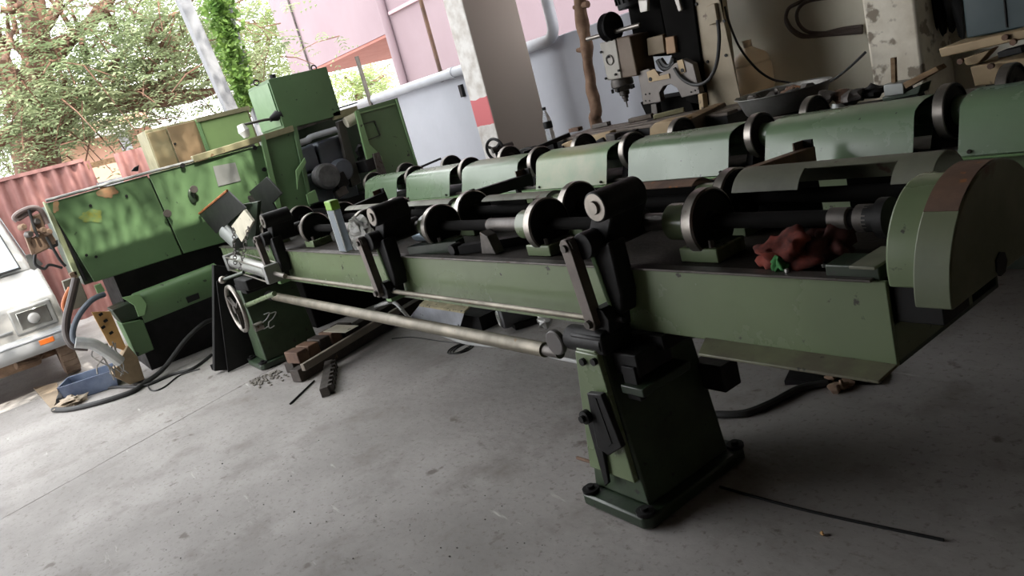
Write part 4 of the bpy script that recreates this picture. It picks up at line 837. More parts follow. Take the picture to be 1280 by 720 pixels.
# black plates leaning by the far pedestal
b1 = [Px(267, 331, -6.06), Px(290, 334, -6.06), Px(302, 462, -6.06), Px(288, 470, -6.06), Px(268, 464, -6.06)]
mn = min(p.z for p in b1); b1 = [V((p.x, p.y, max(.002, p.z))) for p in b1]
onfloor('black_steel_plate', G().prism(b1, (-.06, 0, 0)), BLACKP, 'tall black steel box panel standing left of the handwheel', 'steel plate', bevel=.004)
b2_ = [Px(270, 352, -5.99), Px(284, 343, -5.99), Px(321, 448, -5.99), Px(288, 474, -5.99)]; b2_ = [V((p.x, p.y, max(.004, p.z))) for p in b2_]
onfloor('black_steel_plate', G().prism(b2_, (.012, 0, 0)), BLACKP, 'slanted black sheet steel plate leaning behind the handwheel', 'steel plate', bevel=.002)
q = Pz(264, 460, .02); onfloor('steel_stub', G().cyl(V((q.x, q.y, .025)), V((q.x+.02, q.y+.14, .025)), .022), OIL, 'short black steel stub on the floor beside the black plates', 'steel bar')
# beams under the conveyor
def floorbeam(a, b, wd, ht, m, z0, name, label, cat, bev=.005):
    A, B = Pz(*a, z0), Pz(*b, z0); return onfloor(name, G().beam(A + V((0, 0, ht/2)), B + V((0, 0, ht/2)), wd, ht), m, label, cat, bevel=bev)
DWOOD = mat('dark_oily_timber', (.06, .045, .035), .7, c2=(.03, .024, .02), scale=6, spots=.3, sc_col=(.14, .09, .05))
floorbeam((372, 478), (545, 375), .09, .09, DWOOD, .002, 'timber_beam', 'long dark timber beam lying under the conveyor, nearest the toothed rack', 'timber')
floorbeam((364, 466), (520, 372), .09, .08, DWOOD, .002, 'timber_beam', 'dark timber beam lying next to the blocks under the conveyor', 'timber')
floorbeam((380, 464), (500, 391), .035, .05, mat('pale_edge_timber', (.24, .20, .16), .7, var=.3), .096, 'timber_batten', 'pale edged batten lying on the dark timber beams', 'timber')
for i in range(5):
    A = Pz(374+i*14, 452-i*8.2, .09)
    onfloor('wooden_chock', G().obox((A.x, A.y, .136), (.16, .09, .085), (0, 0, .25)), [mat('brown_chock', (.17, .095, .055), .75, c2=(.09, .05, .035), scale=6), RUST, DWOOD, RUST, DWOOD][i], ['brown wooden chock at the near end of the row on the timber', 'rusty block second in the row on the timber', 'dark block third in the row on the timber', 'rusty block fourth in the row on the timber', 'dark block at the far end of the row on the timber'][i], 'block', bevel=.008)
# white paper on the blocks
o = G(); A = Pz(425, 408, .2); o.obox((A.x, A.y, .182), (.28, .12, .004), (.03, .0, .2)); onfloor('paper_sheet', o, WHITEP, 'white paper sheet lying on the row of blocks', 'paper')
# toothed rack
A, B = Pz(414, 460, 0), Pz(408, 496, 0); dd = (B-A).normalized(); nn = V((dd.y, -dd.x, 0)); L_ = (B-A).length
rk = thing('toothed_rack', (A+B)/2, 'short toothed rack of dark steel lying on the floor', 'gear rack')
G().beam(A + V((0, 0, .03)), B + V((0, 0, .03)), .055, .06).build('bar', IRON, rk, bevel=.003)
for i in range(7): c = A + dd*(L_*(i+.5)/7) + nn*(-.037 if nn.x < 0 else .037) + V((0, 0, .03)); G().obox(c, (.03, .03, .06), (0, 0, math.atan2(dd.y, dd.x))).build('tooth', IRON, rk, bevel=.003)
# rods on the floor
def rod(pts, r, m, name, label, cat, n=6): return onfloor(name, G().tube(bez([Pz(x, y, 0) + V((0, 0, r)) for x, y in pts], n), r, 8), m, label, cat)
rod([(393, 477), (363, 506)], .006, OIL, 'thin_rod', 'thin dark rod lying on the floor near the toothed rack', 'rod')
rod([(900, 610), (1010, 640), (1180, 677)], .005, OIL, 'thin_rod', 'long thin dark rod on the floor right of the near pedestal', 'rod')
rod([(722, 574), (748, 582)], .007, RUST, 'short_rod', 'short rusty rod poking out behind the near pedestal', 'rod')
rod([(888, 522), (930, 521), (965, 508), (1000, 490), (1036, 483)], .016, RUBBER, 'black_hose', 'black hose on the floor under the end of the conveyor', 'hose')
for i, (px, py) in enumerate(((1045, 490), (1052, 487), (1040, 478), (1060, 484))):
    q = Pz(px, py, 0); onfloor('rubble_lump', G().blob(q + V((0, 0, .018)), (.03, .025, .02), i, .35, 8, 6), DUST, 'small lump of rubble at the end of the black hose', 'rubble', 'rubble by the hose')
# wedge plank under drive end of bed
q = Pz(1030, 482, 0); onfloor('steel_offcut', G().beam(Pz(985, 474, 0) + V((0, 0, .012)), Pz(1085, 488, 0) + V((0, .12, .012)), .12, .02), OIL, 'dark steel offcut on the floor below the conveyor end', 'steel plate')
# white hose and wire
rod([(535, 412), (580, 430), (640, 437), (700, 450), (724, 455)], .012, mat('white_hose', (.5, .5, .49), .5), 'white_hose', 'white hose lying along the floor behind the long tube', 'hose')
o = G().tube(bez([Pz(470, 386, 0)+V((0, 0, .02)), Py(478, 380, 1.95), Py(492, 378, 1.95), Py(505, 390, 1.95), Pz(520, 408, 0)+V((0, 0, .012)), Pz(535, 412, 0)+V((0, 0, .012))], 8), .012, 8)
tag(o.build('white_hose', MATS['white_hose']), 'white hose arching up from the timber under the conveyor', 'hose')
wr = []
for k in range(26): a_ = k*.75; wr.append((572+14*math.cos(a_)+k*.4, 436+5*math.sin(a_)-6*math.cos(a_)*.8))
rod([(490, 424), (515, 422), (550, 427)] + wr, .0035, RUBBER, 'black_wire', 'tangle of thin black wire on the floor under the long tube', 'wire', 4)
# pale tray and electric motor under the conveyors
ty = thing('sheet_tray', Pz(555, 400, 0), 'pale bent sheet tray with yellowed top edge under the conveyor', 'tray')
tp = [Pz(517, 393, .12), Pz(530, 378, .14), Pz(592, 386, .14), Pz(580, 410, .06)]
G().prism([Pz(512, 398, .03), Pz(574, 412, .03), Pz(580, 392, .16), Pz(524, 383, .16)], (0, .01, .012)).build('face', mat('pale_blue_white_paint', (.55, .57, .62), .5, var=.25, scale=7, spots=.2), ty)
G().prism([Pz(524, 383, .16), Pz(580, 392, .16), Pz(590, 382, .17), Pz(534, 374, .17)], (0, .005, .012)).build('rim', mat('yellowed_paint', (.58, .50, .30), .6, var=.3, scale=12, spots=.45, sscale=30), ty)
G().box(tp[0].x-.1, tp[2].x+.1, 2.46, 2.69, 0, .10).build('base', OIL, ty)
q = Py(625, 402, 2.5); mo3 = thing('electric_motor', (q.x, 2.55, 0), 'dark electric motor with fan cowl on the floor under the conveyors', 'motor')
q = V((q.x, 2.5, .095))
G().lathe(q, (.35, .94, 0), [(0, 0), (.06, 0), (.075, .012), (.08, .03), (.08, .26), (0, .26)], 28).build('cowl', mat('motor_grey', (.11, .11, .115), .5, .2), mo3)
for r_ in (.018, .034, .05): G().torus(q - V((.002, .004, 0)), (.35, .94, 0), r_, .004, 24, 6).build('grille_ring', ALU, mo3)
G().obox(q + V((.06, .16, -.07)), (.16, .2, .04), (0, 0, -.35)).build('foot', OIL, mo3)
q = Py(680, 400, 2.45); onfloor('crumpled_foil', G().blob((q.x, 2.45, q.z), (.06, .04, .05), 5, .5, 9, 7, 3), ALU, 'scrap of crumpled foil hanging under the conveyor near the end knob', 'foil')
# things on the conveyor deck
ab = thing('square_flask', Py(430, 313, 1.64), 'tall square clear flask with a lime green top leaning on the conveyor edge', 'flask')
fb, ft = Py(433, 313, 1.64), Py(417, 262, 1.64); dd = (ft-fb).normalized()
G().beam(fb, ft, .085, .05, (0, 1, 0)).build('flask_body', FLASK, ab, bevel=.006)
G().beam(ft, ft + dd*.055, .088, .054, (0, 1, 0)).build('top', CAPG, ab, bevel=.006)
for sx in (-1, 1):
    sd_ = dd.cross(V((0, 1, 0))).normalized()*(.043*sx); G().beam(fb + sd_ - V((0, .02, 0)), ft + sd_ - V((0, .02, 0)), .006, .006, (0, 1, 0)).build('edge', mat('white_edge', (.7, .72, .7), .3), ab)
g = G(); q = Py(452, 292, 1.70); g.blob((q.x, 1.70, .945), (.115, .05, .10), 3, .22, 40, 26, 2.6)
for i, p in enumerate(g.v): g.v[i] = p + V((noise.noise(p*30), noise.noise(p*30+V((7, 0, 0))), noise.noise(p*30+V((0, 7, 0)))))*.016
g.v = [V((p.x, p.y, max(p.z, .858))) for p in g.v]
onfloor('plastic_bag', g, BAGM, 'crumpled clear plastic bag lying next to the square flask', 'plastic bag', smooth=25)
def rag(name, c, rad, m, label, seed):
    g = G().blob(c, rad, seed, .38, 40, 22, 1.8)
    for i, p in enumerate(g.v): g.v[i] = V((p.x, p.y, max(.849, p.z + .012*noise.noise(p*45))))
    return onfloor(name, g, m, label, 'rag', smooth=80)
q = Pz(985, 318, .88); rag('red_rag', (q.x, q.y, .885), (.09, .06, .05), REDC, 'crumpled orange red rag on the conveyor deck beside the green scrap', 2)
q = Pz(1032, 312, .88); rag('red_rag', (q.x, q.y+.02, .89), (.06, .07, .05), mat('dark_red_cloth', (.11, .03, .025), .9, c2=(.05, .015, .013), scale=9), 'darker brick red rag bundle on the conveyor deck next to the drive', 5)
q = Pz(976, 331, .87); rag('green_scrap', (q.x, q.y, .868), (.024, .02, .02), GREENC, 'small bright green scrap of cloth in front of the red rag', 8)
for i, (px, py) in enumerate(((984, 340), (1030, 334), (1050, 337))):
    q = Pz(px, py, .857); onfloor('loose_bolt', G().cyl(V((q.x, max(q.y, 1.614), .857)), V((q.x, max(q.y, 1.614), .866)), .006, n=6), ALU, 'shiny loose bolt on the front lip of the conveyor', 'bolt', 'loose bolts on the lip')
# ---- clutter at the machine foot: crate, cables, hoses, white cloth
q = Pz(122, 487, 0)
ct = thing('blue_crate', q, 'small scuffed blue plastic bin on the floor below the control board', 'bin')
cx, cy_ = q.x, q.y
ang = -.35
def rot(p): return V((cx + p[0]*math.cos(ang) - p[1]*math.sin(ang), cy_ + p[0]*math.sin(ang) + p[1]*math.cos(ang), p[2]))
def wallp(a, b): return G().hexa([rot(p) for p in a] + [rot(p) for p in b])
sx, sy, h_ = .14, .20, .15; t_ = .012
for (x0, x1, y0, y1) in ((-sx, sx, -sy, -sy+t_), (-sx, sx, sy-t_, sy), (-sx, -sx+t_, -sy, sy), (sx-t_, sx, -sy, sy)):
    G().hexa([rot(p) for p in ((x0, y0, .005), (x1, y0, .005), (x1, y1, .005), (x0, y1, .005), (x0*1.15, y0*1.15, h_), (x1*1.15, y0*1.15, h_), (x1*1.15, y1*1.15, h_), (x0*1.15, y1*1.15, h_))]).build('side', BLUE, ct, bevel=.003)
G().hexa([rot(p) for p in ((-sx, -sy, .005), (sx, -sy, .005), (sx, sy, .005), (-sx, sy, .005), (-sx, -sy, .015), (sx, -sy, .015), (sx, sy, .015), (-sx, sy, .015))]).build('bottom', BLUE, ct)
tag(G().tube(bez([Pz(x, y, 0) + V((0, 0, .02)) for x, y in ((68, 515), (90, 514), (125, 506), (165, 493), (182, 482))] + [Px(205, 460, -6.75), Px(232, 425, -6.78), Px(255, 404, -6.85), Px(270, 399, -6.9)], 8), .02, 10).build('thick_hose', RUBBER), 'thick grey black hose curving over the floor and up into the machine base', 'hose')
rod([(108, 496), (140, 486), (180, 484), (215, 470), (242, 462), (265, 445)], .012, RUBBER, 'black_cable', 'black cable running from the blue bin along the machine base', 'cable', 8)
rod([(150, 474), (180, 480), (190, 489), (205, 485), (225, 470), (250, 462)], .006, RUBBER, 'thin_cable', 'thin cable looping on the floor beside the blue bin', 'cable', 8)
rod([(76, 505), (80, 496), (92, 488), (98, 484), (108, 480)], .028, RUBBER, 'black_boot', 'black rubber hose boot near the dirty cloth', 'hose')
q = Pz(90, 506, 0); onfloor('dirty_cloth', G().blob(q + V((0, 0, .03)), (.09, .11, .035), 4, .5, 18, 10, 2.5), mat('dirty_white_cloth', (.50, .44, .36), .9, c2=(.32, .25, .18), scale=9), 'dirty white cloth lump on the floor beside the blue bin', 'cloth')
q = Pz(62, 490, 0); onfloor('cardboard_scrap', G().prism([Pz(*p, 0) + V((0, 0, .003)) for p in ((42, 486), (72, 480), (74, 498), (66, 514))], (0, 0, .012)), mat('tan_card', (.36, .28, .2), .8), 'flat tan cardboard scrap on the floor by the van', 'cardboard')
# hoses of the machine hanging to the floor
def hose(pts, r, m, name, label):
    return tag(G().tube(bez([Px(x, y, xx) for x, y, xx in pts], 8), r, 10).build(name, m), label, 'hose')
hose([(95, 348, XM+.12), (90, 370, XM+.15), (83, 400, XM+.2), (84, 420, XM+.22), (92, 432, XM+.25), (110, 434, XM+.25)], .03, mat('dark_brown_hose', (.06, .045, .04), .5), 'brown_hose', 'thick dark brown hose bending beside the machine corner')
hose([(130, 368, XM+.12), (115, 375, XM+.2), (100, 392, XM+.24), (92, 410, XM+.26), (92, 424, XM+.27), (100, 430, XM+.28)], .022, mat('blue_grey_hose', (.10, .12, .15), .5), 'grey_hose', 'blue grey hose looping down from the green machine')
hose([(94, 428, XM+.29), (115, 430, XM+.29), (130, 438, XM+.28), (142, 446, XM+.27), (150, 452, XM+.25)], .045, mat('taped_white_pipe', (.50, .50, .47), .6, c2=(.36, .37, .38), scale=9), 'taped_pipe', 'pale taped pipe end resting above the blue bin')
hose([(88, 360, XM+.08), (82, 372, XM+.1), (80, 384, XM+.1), (88, 394, XM+.1)], .02, mat('orange_hose', (.55, .16, .05), .5), 'orange_hose', 'short orange hose at the machine corner behind the brown hose')
bxq = thing('junction_box', Px(92, 375, XM), 'grey and green junction box hung at the machine corner below the pump', 'junction box')
G().prism([Px(*p, XM-.02) for p in ((78, 352), (98, 345), (112, 380), (90, 388))], (-.1, 0, 0)).build('box', mat('dusty_olive', (.18, .17, .13), .7, var=.3), bxq, bevel=.005)
G().prism([Px(*p, XM-.01) for p in ((86, 342), (96, 338), (98, 346), (90, 350))], (-.06, 0, 0)).build('cap', DUST, bxq, bevel=.004)
# wires below the board
g = G()
for i in range(9):
    x0, y0 = 130+random.uniform(-14, 14), 432+random.uniform(-6, 6)
    pts = [(x0, y0), (x0+random.uniform(-8, 14), y0+14), (x0+random.uniform(0, 20), y0+28), (x0+random.uniform(0, 26), y0+38)]
    g.tube(bez([Px(x, y, XM+.24) for x, y in pts], 5), .006, 5)
tag(g.build('loose_wires', mat('mixed_wire', (.12, .11, .10), .5, c2=(.4, .38, .35), scale=20)), 'mess of loose wires dangling under the ochre control board', 'wires')
# pebbles and dust flakes on the floor
g = G(); rnd = random.Random(9)
for i in range(300):
    px, py = rnd.uniform(200, 1100), rnd.uniform(430, 700)
    q = Pz(px, py, 0)
    if q.y > 1.24 or q.x < -4.3: continue
    s_ = rnd.uniform(.0015, .0042)*(1.6 if rnd.random() < .1 else 1); g.blob(q + V((0, 0, s_*.5)), (s_, s_*.8, s_*.6), i, .3, 5, 3)
o = g.build('floor_grit', mat('dark_grit', (.10, .09, .08), .9), kind='stuff'); tag(o, 'dark grit and crumbs scattered over the concrete floor', 'grit')
q = Pz(1028, 669, 0); onfloor('yellow_scrap', G().blob(q + V((0, 0, .006)), (.008, .006, .006), 2, .4, 7, 5), OCHRE, 'tiny yellow scrap on the floor near the long thin rod', 'scrap')
q = Pz(345, 462, 0); g = G()
for i in range(90): p = q + V((.02 + abs(rnd.gauss(0, .16)), -.10 + rnd.uniform(-.12, .10), .006)); g.blob(p, (.012, .01, .006), i, .4, 5, 3)
o = g.build('wood_shavings', mat('grey_debris', (.25, .23, .2), .9), kind='stuff'); tag(o, 'small grey debris heaped at the foot of the far pedestal', 'debris')
# ================================================================== OUTSIDE: VAN, TREE, POLES, BUILDINGS
vn = thing('white_van', (-9.4, -.35, 0), 'silver white van parked nose first beside the corrugated fence', 'van')
XV, VY1, VY0 = -7.98, .40, -1.05
def vbox(prof, y0, y1, m, name, par=vn, bevel=.03): # side profile (x,z) extruded over y
    return G().prism([(x, y0, z) for x, z in prof], (0, y1-y0, 0)).build(name, m, par, bevel=bevel)
body = vbox([(XV, .50), (XV-.02, .62), (XV-.06, .80), (XV-.55, 1.0), (XV-.62, 1.04), (XV-3.3, 1.04), (XV-3.3, .30), (XV-.75, .30), (XV-.70, .50), (XV-.55, .62), (XV-.38, .62), (XV-.22, .52), (XV-.18, .45), (XV-.02, .45)], VY0, VY1, CARW, 'body', bevel=.035)
cabn = G(); wl = [(XV-.62, VY0+.06, 1.03), (XV-.62, VY1-.06, 1.03), (XV-1.25, VY1-.16, 1.72), (XV-1.25, VY0+.16, 1.72)]
bk_ = [(XV-3.25, VY0+.06, 1.03), (XV-3.25, VY1-.06, 1.03), (XV-3.2, VY1-.16, 1.74), (XV-3.2, VY0+.16, 1.74)]
cabn.hexa([V(p) for p in wl] + [V(p) for p in bk_]); cabn.build('cab', CARW, vn, bevel=.03)
off = V((.02, 0, .015))
ws = [V(wl[0]) + V((0, .09, .03)), V(wl[1]) - V((0, .09, -.03)), V(wl[2]) - V((0, .05, .06)), V(wl[3]) + V((0, .05, -.06))]
G().prism([p + off for p in ws], (.008, 0, .006)).build('windscreen', GLASS, vn)
G().tube([p + off*1.4 for p in ws] + [ws[0] + off*1.4], .012, 6).build('windscreen_seal', RUBBER, vn)
sw = [V((XV-.80, VY1-.055, 1.08)), V((XV-1.9, VY1-.055, 1.08)), V((XV-1.9, VY1-.14, 1.62)), V((XV-1.22, VY1-.14, 1.62))]
G().prism([p + V((0, .012, 0)) for p in sw], (0, .006, 0)).build('side_window', GLASS, vn)
wa, wbb = ws[0].lerp(ws[1], .75) + V((.04, 0, .03)), ws[0].lerp(ws[1], .25) + V((.02, 0, .10)); G().beam(wa, wbb, .012, .012).build('wiper', BLACKP, vn)
# bumper, headlight, indicator
bp_ = vbox([(XV+.06, .36), (XV+.08, .40), (XV+.08, .475), (XV+.05, .52), (XV-.10, .52), (XV-.10, .34), (XV+.03, .34)], VY0-.02, VY1+.02, CARG, 'bumper', bevel=.015)
G().box(XV-.38, XV+.0, VY1-.02, VY1+.025, .36, .52).build('bumper_return', CARG, bp_, bevel=.015)
G().box(XV+.076, XV+.086, Px(47, 424, XV+.08).y, Px(64, 415, XV+.08).y, .415, .462).build('indicator', ORANGE, bp_, bevel=.004)
G().box(XV+.076, XV+.088, VY0, VY1, .478, .492).build('trim_strip', PVC, bp_, bevel=.003)
yh0, yh1 = Px(12, 398, XV+.03).y, Px(65, 380, XV+.03).y
hl = G().box(XV-.10, XV+.012, yh0, yh1, .55, .78).build('headlight', mat('bezel_grey', (.30, .30, .29), .4, .2), vn, bevel=.015)
G().box(XV+.002, XV+.016, yh0+.05, yh1-.04, .585, .745).build('reflector', mat('lamp_reflector', (.45, .45, .42), .15, .9), hl, bevel=.01)
yh = (yh0+yh1)/2; G().lathe((XV+.014, yh, .66), (1, 0, 0), [(0, .022), (.03, .022), (.045, .012), (.05, 0)], 20).build('bulb_lens', LENS, hl)
G().box(XV-.05, XV+.004, VY0+.1, yh0-.02, .60, .61).build('panel_crease', CARG, vn)
# wheels
for yy_ in (VY1-.09, VY0+.09):
    wx = XV-.46
    wh = G().lathe((wx, yy_-.07, .27), (0, 1, 0), [(.15, 0), (.25, 0), (.27, .02), (.27, .12), (.25, .14), (.15, .14)], 32).build('tyre', mat('dusty_tyre', (.30, .22, .16), .9, c2=(.20, .14, .10), scale=8), vn)
    for k in range(24):
        a_ = 2*math.pi*k/24; c = V((wx+.271*math.cos(a_), yy_, .27+.271*math.sin(a_))); G().obox(c, (.010, .12, .04), (0, -a_, 0)).build('tread_block', MATS['dusty_tyre'], wh)
    G().lathe((wx, yy_-.05, .27), (0, 1, 0), [(0, 0), (.15, 0), (.15, .02), (.08, .04), (.08, .10), (.15, .12), (0, .12)], 24).build('wheel_disc', DUST, wh)
G().cyl((XV-.46, VY0+.1, .25), (XV-.46, VY1-.15, .25), .035).build('axle', DUST, vn)
G().box(XV-.5, XV-.15, VY0+.3, VY1-.3, .22, .36).build('underbody', DUST, vn, bevel=.03)
g = G(); g.tube(bez([(XV-.05, -.1, .30), (XV-.15, .05, .27), (XV-.3, .12, .30), (XV-.42, .2, .26)], 5), .03, 8); g.build('steering_link', DUST, vn)
# ---- posts: concrete pole and vine-grown pole
p1 = Px(289, 138, -9.6); p2 = Px(226, -6, -9.6)
d1 = (p2-p1).normalized(); base = p1 - d1*(p1.z/d1.z)
tag(G().beam(base, p2 + d1*1.2, .14, .14, (1, 0, 0)).build('concrete_pole', CONC, bevel=.01), 'slanting pale grey concrete pole beside the vine covered one', 'pole')
p1 = Px(331, 180, -10.6); p2 = Px(278, -6, -10.6); d1 = (p2-p1).normalized(); base = p1 - d1*(p1.z/d1.z)
vp = thing('vine_pole', base, 'grey pole overgrown with bright green creeper', 'pole')
G().beam(base, p2 + d1*1.2, .12, .12, (1, 0, 0)).build('post', CONC, vp, bevel=.01)
def leaves(n, fn, size, rnd, seg=1):
    g = G()
    for i in range(n):
        c, s_ = fn(rnd); s_ = size*s_
        a = V((rnd.gauss(0, 1), rnd.gauss(0, 1), rnd.gauss(0, .6))).normalized(); b = a.orthogonal().normalized(); th = rnd.uniform(0, 6.28); b = (b*math.cos(th) + a.cross(b)*math.sin(th))
        g.add([c, c + a*s_*.5 + b*s_*.32, c + a*s_, c + a*s_*.5 - b*s_*.32], [(0, 1, 2, 3)])
    return g
rnd = random.Random(3)
def fn(r):
    t = r.random(); py = -10+t*145; cxp = 268+ (py*.27) + r.gauss(0, 9*(1.05-t*.35)) + 4
    return Px(cxp, py, -10.5 + r.uniform(-.2, .2)), r.uniform(.6, 1.3)
leaves(2600, fn, .085, rnd).build('creeper_leaves', VINE, vp, smooth=0, kind='stuff')
# ---- tree
def frond(g, c, d, L_, rnd):
    d = d.normalized(); side = d.cross(V((0, 0, 1)));
    side = side.normalized() if side.length > .1 else V((1, 0, 0)); nrm = side.cross(d)
    k = 4
    for i in range(k):
        p = c + d*(L_*(i+.3)/k); w_ = L_*.34*(1-.5*abs(i/(k-1)-.4)); dr = nrm*(-.15*L_*((i+1)/k)**2)
        for s_ in (-1, 1):
            e = side*s_*w_ + d*w_*.35
            g.add([p+dr, p+dr + e*.5 + d*L_*.07, p+dr + e - V((0, 0, w_*.25)), p+dr + e*.5 - d*L_*.04], [(0, 1, 2, 3)])
def tree(name, label, x, limbs, tips_px, n_fronds, size, leafm, seed, spread):
    rnd = random.Random(seed)
    base = Px(*limbs[0][0][:2], x); t = thing(name, (base.x, base.y, 0), label, 'tree')
    for k, L_ in enumerate(limbs):
        pts = [Px(p[0], p[1], x + (p[3] if len(p) > 3 else 0)) for p in L_]; r0, r1 = L_[0][2], L_[-1][2]
        if k == 0: pts = [V((pts[0].x, pts[0].y, 0))] + pts
        g = G().tube(bez(pts, 6), r0, 9, r1)
        for i, q in enumerate(g.v): g.v[i] = q + V((noise.noise(q*3), noise.noise(q*3+V((9, 0, 0))), noise.noise(q*3+V((0, 9, 0)))))*.05
        g.build('trunk' if k == 0 else 'branch', BARK, t, smooth=60)
    g = G(); tw = G()
    for (cx_, cy2, rx, ry, n) in tips_px:
        for i in range(int(n*n_fronds)):
            px = rnd.gauss(cx_, rx); py = rnd.gauss(cy2, ry); xx = x + rnd.uniform(-spread, spread)
            c = Px(px, py, xx); d = V((rnd.gauss(0, 1), rnd.gauss(0, 1), rnd.gauss(-.15, .35)))
            frond(g, c, d, size*rnd.uniform(.6, 1.3), rnd)
            if i % 14 == 0:
                e = c + V((rnd.gauss(0, .5), rnd.gauss(0, .5), rnd.gauss(-.2, .35))); tw.tube([c, c.lerp(e, .5) + V((0, 0, .05)), e], .014, 4, .006)
    g.build('foliage', leafm, t, smooth=0, kind='stuff'); tw.build('twigs', BARK, t, kind='stuff')
    return t
tree('spreading_tree', 'large spreading tree with reddish branches and feathery sage leaves behind the fence', -14.0,
     [[(48, 215, .40), (46, 170, .36), (42, 130, .30), (46, 60, .2), (40, 0, .14), (36, -60, .1)],
      [(50, 170, .26), (20, 110, .2), (-20, 70, .16)], [(45, 150, .24), (100, 128, .24, .3), (150, 130, .24, .5), (190, 127, .20, .6), (250, 118, .10, .6), (275, 112, .04, .6)],
      [(150, 130, .16, .5), (200, 110, .14, .5), (245, 88, .07, .4)], [(44, 90, .14), (90, 50, .11), (130, 8, .08), (150, -30, .06)],
      [(44, 130, .14), (10, 90, .10), (-10, 30, .08)], [(46, 100, .13), (44, 50, .12), (20, 0, .08)], [(180, 90, .08), (215, 55, .06), (245, 20, .04)],
      [(60, 170, .2), (20, 165, .16), (-20, 190, .12)], [(48, 40, .1), (70, 10, .07), (80, -30, .05)], [(90, 150, .09), (75, 175, .07), (120, 170, .04)], [(46, 110, .1), (30, 70, .09), (0, 45, .06)]],
     [(60, 60, 75, 70, 1.0), (150, 70, 60, 45, 1.0), (220, 60, 45, 45, .8), (90, 120, 50, 18, .5), (20, 180, 30, 25, .30), (120, 150, 30, 14, .25), (290, 80, 50, 40, .45), (230, 20, 60, 25, .3), (20, 120, 40, 30, .3)], 800, .34, LEAF, 5, 1.8)
tree('light_green_tree', 'pale yellow green tree standing behind the vine covered pole', -25.5,
     [[(330, 150, .2), (325, 100, .16), (320, 40, .10)], [(325, 100, .1), (300, 50, .06)], [(324, 80, .1), (345, 30, .05)]],
     [(320, 60, 30, 50, 1.0), (350, 20, 14, 35, .3), (210, 60, 50, 40, .7)], 650, .66, LEAFY, 8, 2.0)
tree('garden_tree', 'pale green tree glimpsed under the pink overhang', -30.0,
     [[(450, 130, .2), (448, 110, .12)], [(448, 112, .1), (430, 95, .05)], [(448, 112, .1), (480, 95, .05)]], [(450, 105, 26, 12, 1.0)], 380, .7, LEAFY, 11, 1.5)
rb = random.Random(33); st_ = bpy.data.objects['spreading_tree']
for i in range(34):
    x0, y0 = rb.uniform(-10, 230), rb.uniform(-10, 150); a_ = rb.uniform(-2.6, -.3); ln = rb.uniform(30, 90); pts = []
    for k in range(5): pts.append(Px(x0 + math.cos(a_)*ln*k/4, y0 + math.sin(a_)*ln*k/4 + rb.uniform(-5, 5), -13.3 + rb.uniform(-.3, .3) - (i % 3)*.4))
    G().tube(bez(pts, 4), rb.uniform(.03, .07), 6, .012).build('branch', BARK, st_, smooth=60)
# high bough of the same kind of tree reaching over the yard; it dapples the sun on the machine front
st_ = bpy.data.objects['spreading_tree']; rb = random.Random(21)
G().tube(bez([(-14.2, .6, 3.2), (-12.5, .6, 5.6), (-9, .9, 6.6), (-6, 1.1, 6.9), (-3.6, 1.2, 6.8)], 8), .16, 8, .05).build('overhanging_bough', BARK, st_)
g = G(); tw = G()
for i in range(1700):
    c = V((rb.uniform(-8.2, -3.2), rb.gauss(1.2, 1.2), rb.gauss(6.8, .5))); frond(g, c, V((rb.gauss(0, 1), rb.gauss(0, 1), rb.gauss(-.1, .3))), .42*rb.uniform(.6, 1.3), rb)
g.build('bough_foliage', LEAF, st_, smooth=0, kind='stuff')
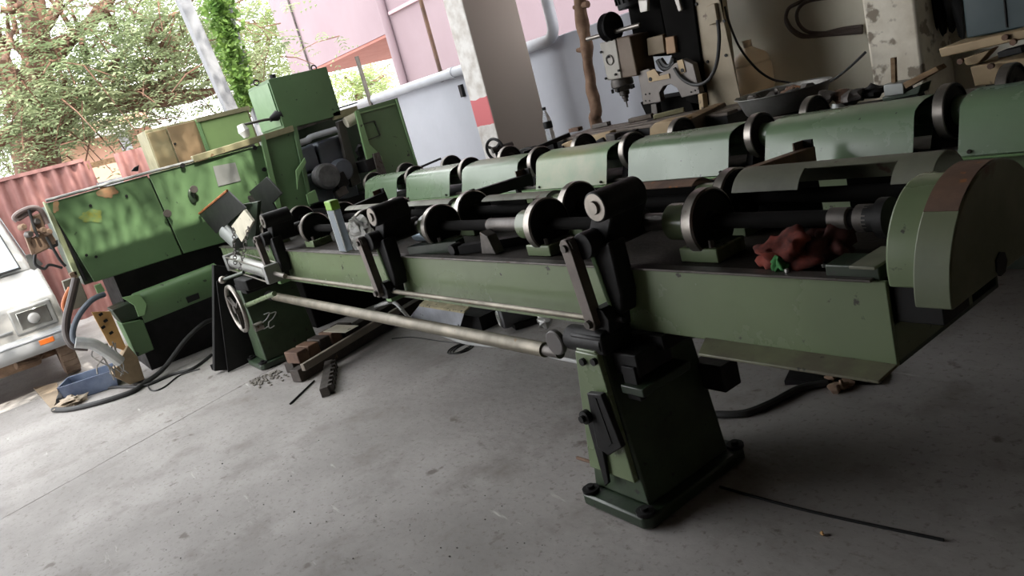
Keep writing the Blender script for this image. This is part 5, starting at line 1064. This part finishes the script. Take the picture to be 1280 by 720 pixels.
# hanging dry pods
# ---- brick hut and buildings beyond
HUT = mat('red_brown_hut', (.48, .27, .20), .8, c2=(.38, .26, .16), scale=1.2)
XH = -20
q0, q1 = Px(60, 200, XH), Px(182, 140, XH)
hu = thing('hut', (XH, (q0.y+q1.y)/2, 0), 'weathered red brown hut seen through the tree beyond the fence', 'hut')
G().box(XH-3, XH, q0.y, q1.y, 0, Px(150, 145, XH).z).build('walls', HUT, hu)
G().box(XH-.02, XH+.05, Px(146, 170, XH).y, Px(158, 165, XH).y, .5, Px(150, 158, XH).z).build('downpipe', PVC, hu)
G().prism([(XH+.4, q0.y-.5, q0.z+.2), (XH+.4, q1.y+.3, q0.z+.2), (XH-3.2, q1.y+.3, q0.z+1.2), (XH-3.2, q0.y-.5, q0.z+1.2)], (0, 0, .08)).build('roof', mat('pale_roof', (.6, .58, .56), .6), hu)
# pink building over the wall
pb = thing('pink_building', (-16, 9, 0), 'pink plastered building with an overhanging upper floor beyond the white wall', 'building')
YP = 8.5
xl = Py(335, 0, YP).x; zs = Py(437, 64, YP).z
xr = Py(505, 50, YP).x
G().box(xl, xr+.6, YP, YP+5, zs, 9).build('upper_floor', PINK, pb)
zso = zs-.004
G().box(xl+.02, xr+.6, YP+.02, YP+5, zs-.06, zso).build('soffit', SOFFIT, pb)
G().box(xr-.15, -2, YP-.3, YP+5, 0, 9).build('lower_block', PINK, pb)
for px, w__ in ((476, .10),):
    a_ = Py(px, 0, YP-.42); G().cyl((xr+.15, YP-.38, 0), (xr+.15, YP-.38, 9), .09).build('downpipe', PINK, pb)
q = Py(368, 20, YP); G().cyl((q.x, YP-.04, zs), (q.x, YP-.04, 9), .025).build('conduit', IRON, pb)
q = Py(505, 10, YP); G().box(xr+.3, -2, YP-.36, YP-.3, Py(505, 10, YP-.3).z, Py(505, 10, YP-.3).z+.06).build('string_course', mat('pink_trim', (.62, .42, .46), .8), pb)
# far white house in the gap under the overhang
q0, q1 = Py(440, 100, 22), Py(500, 70, 22)
fh = thing('white_house', (q1.x, 22, 0), 'distant white house glimpsed under the pink overhang', 'house')
G().box(q0.x, q1.x+8, 22, 26, 0, 8).build('walls', mat('white_render', (.8, .8, .78), .8), fh)
for k in range(2): G().box(q0.x+2+k*3, q0.x+3+k*3, 21.95, 22, 4, 5.4).build('window', PLAQUE, fh)
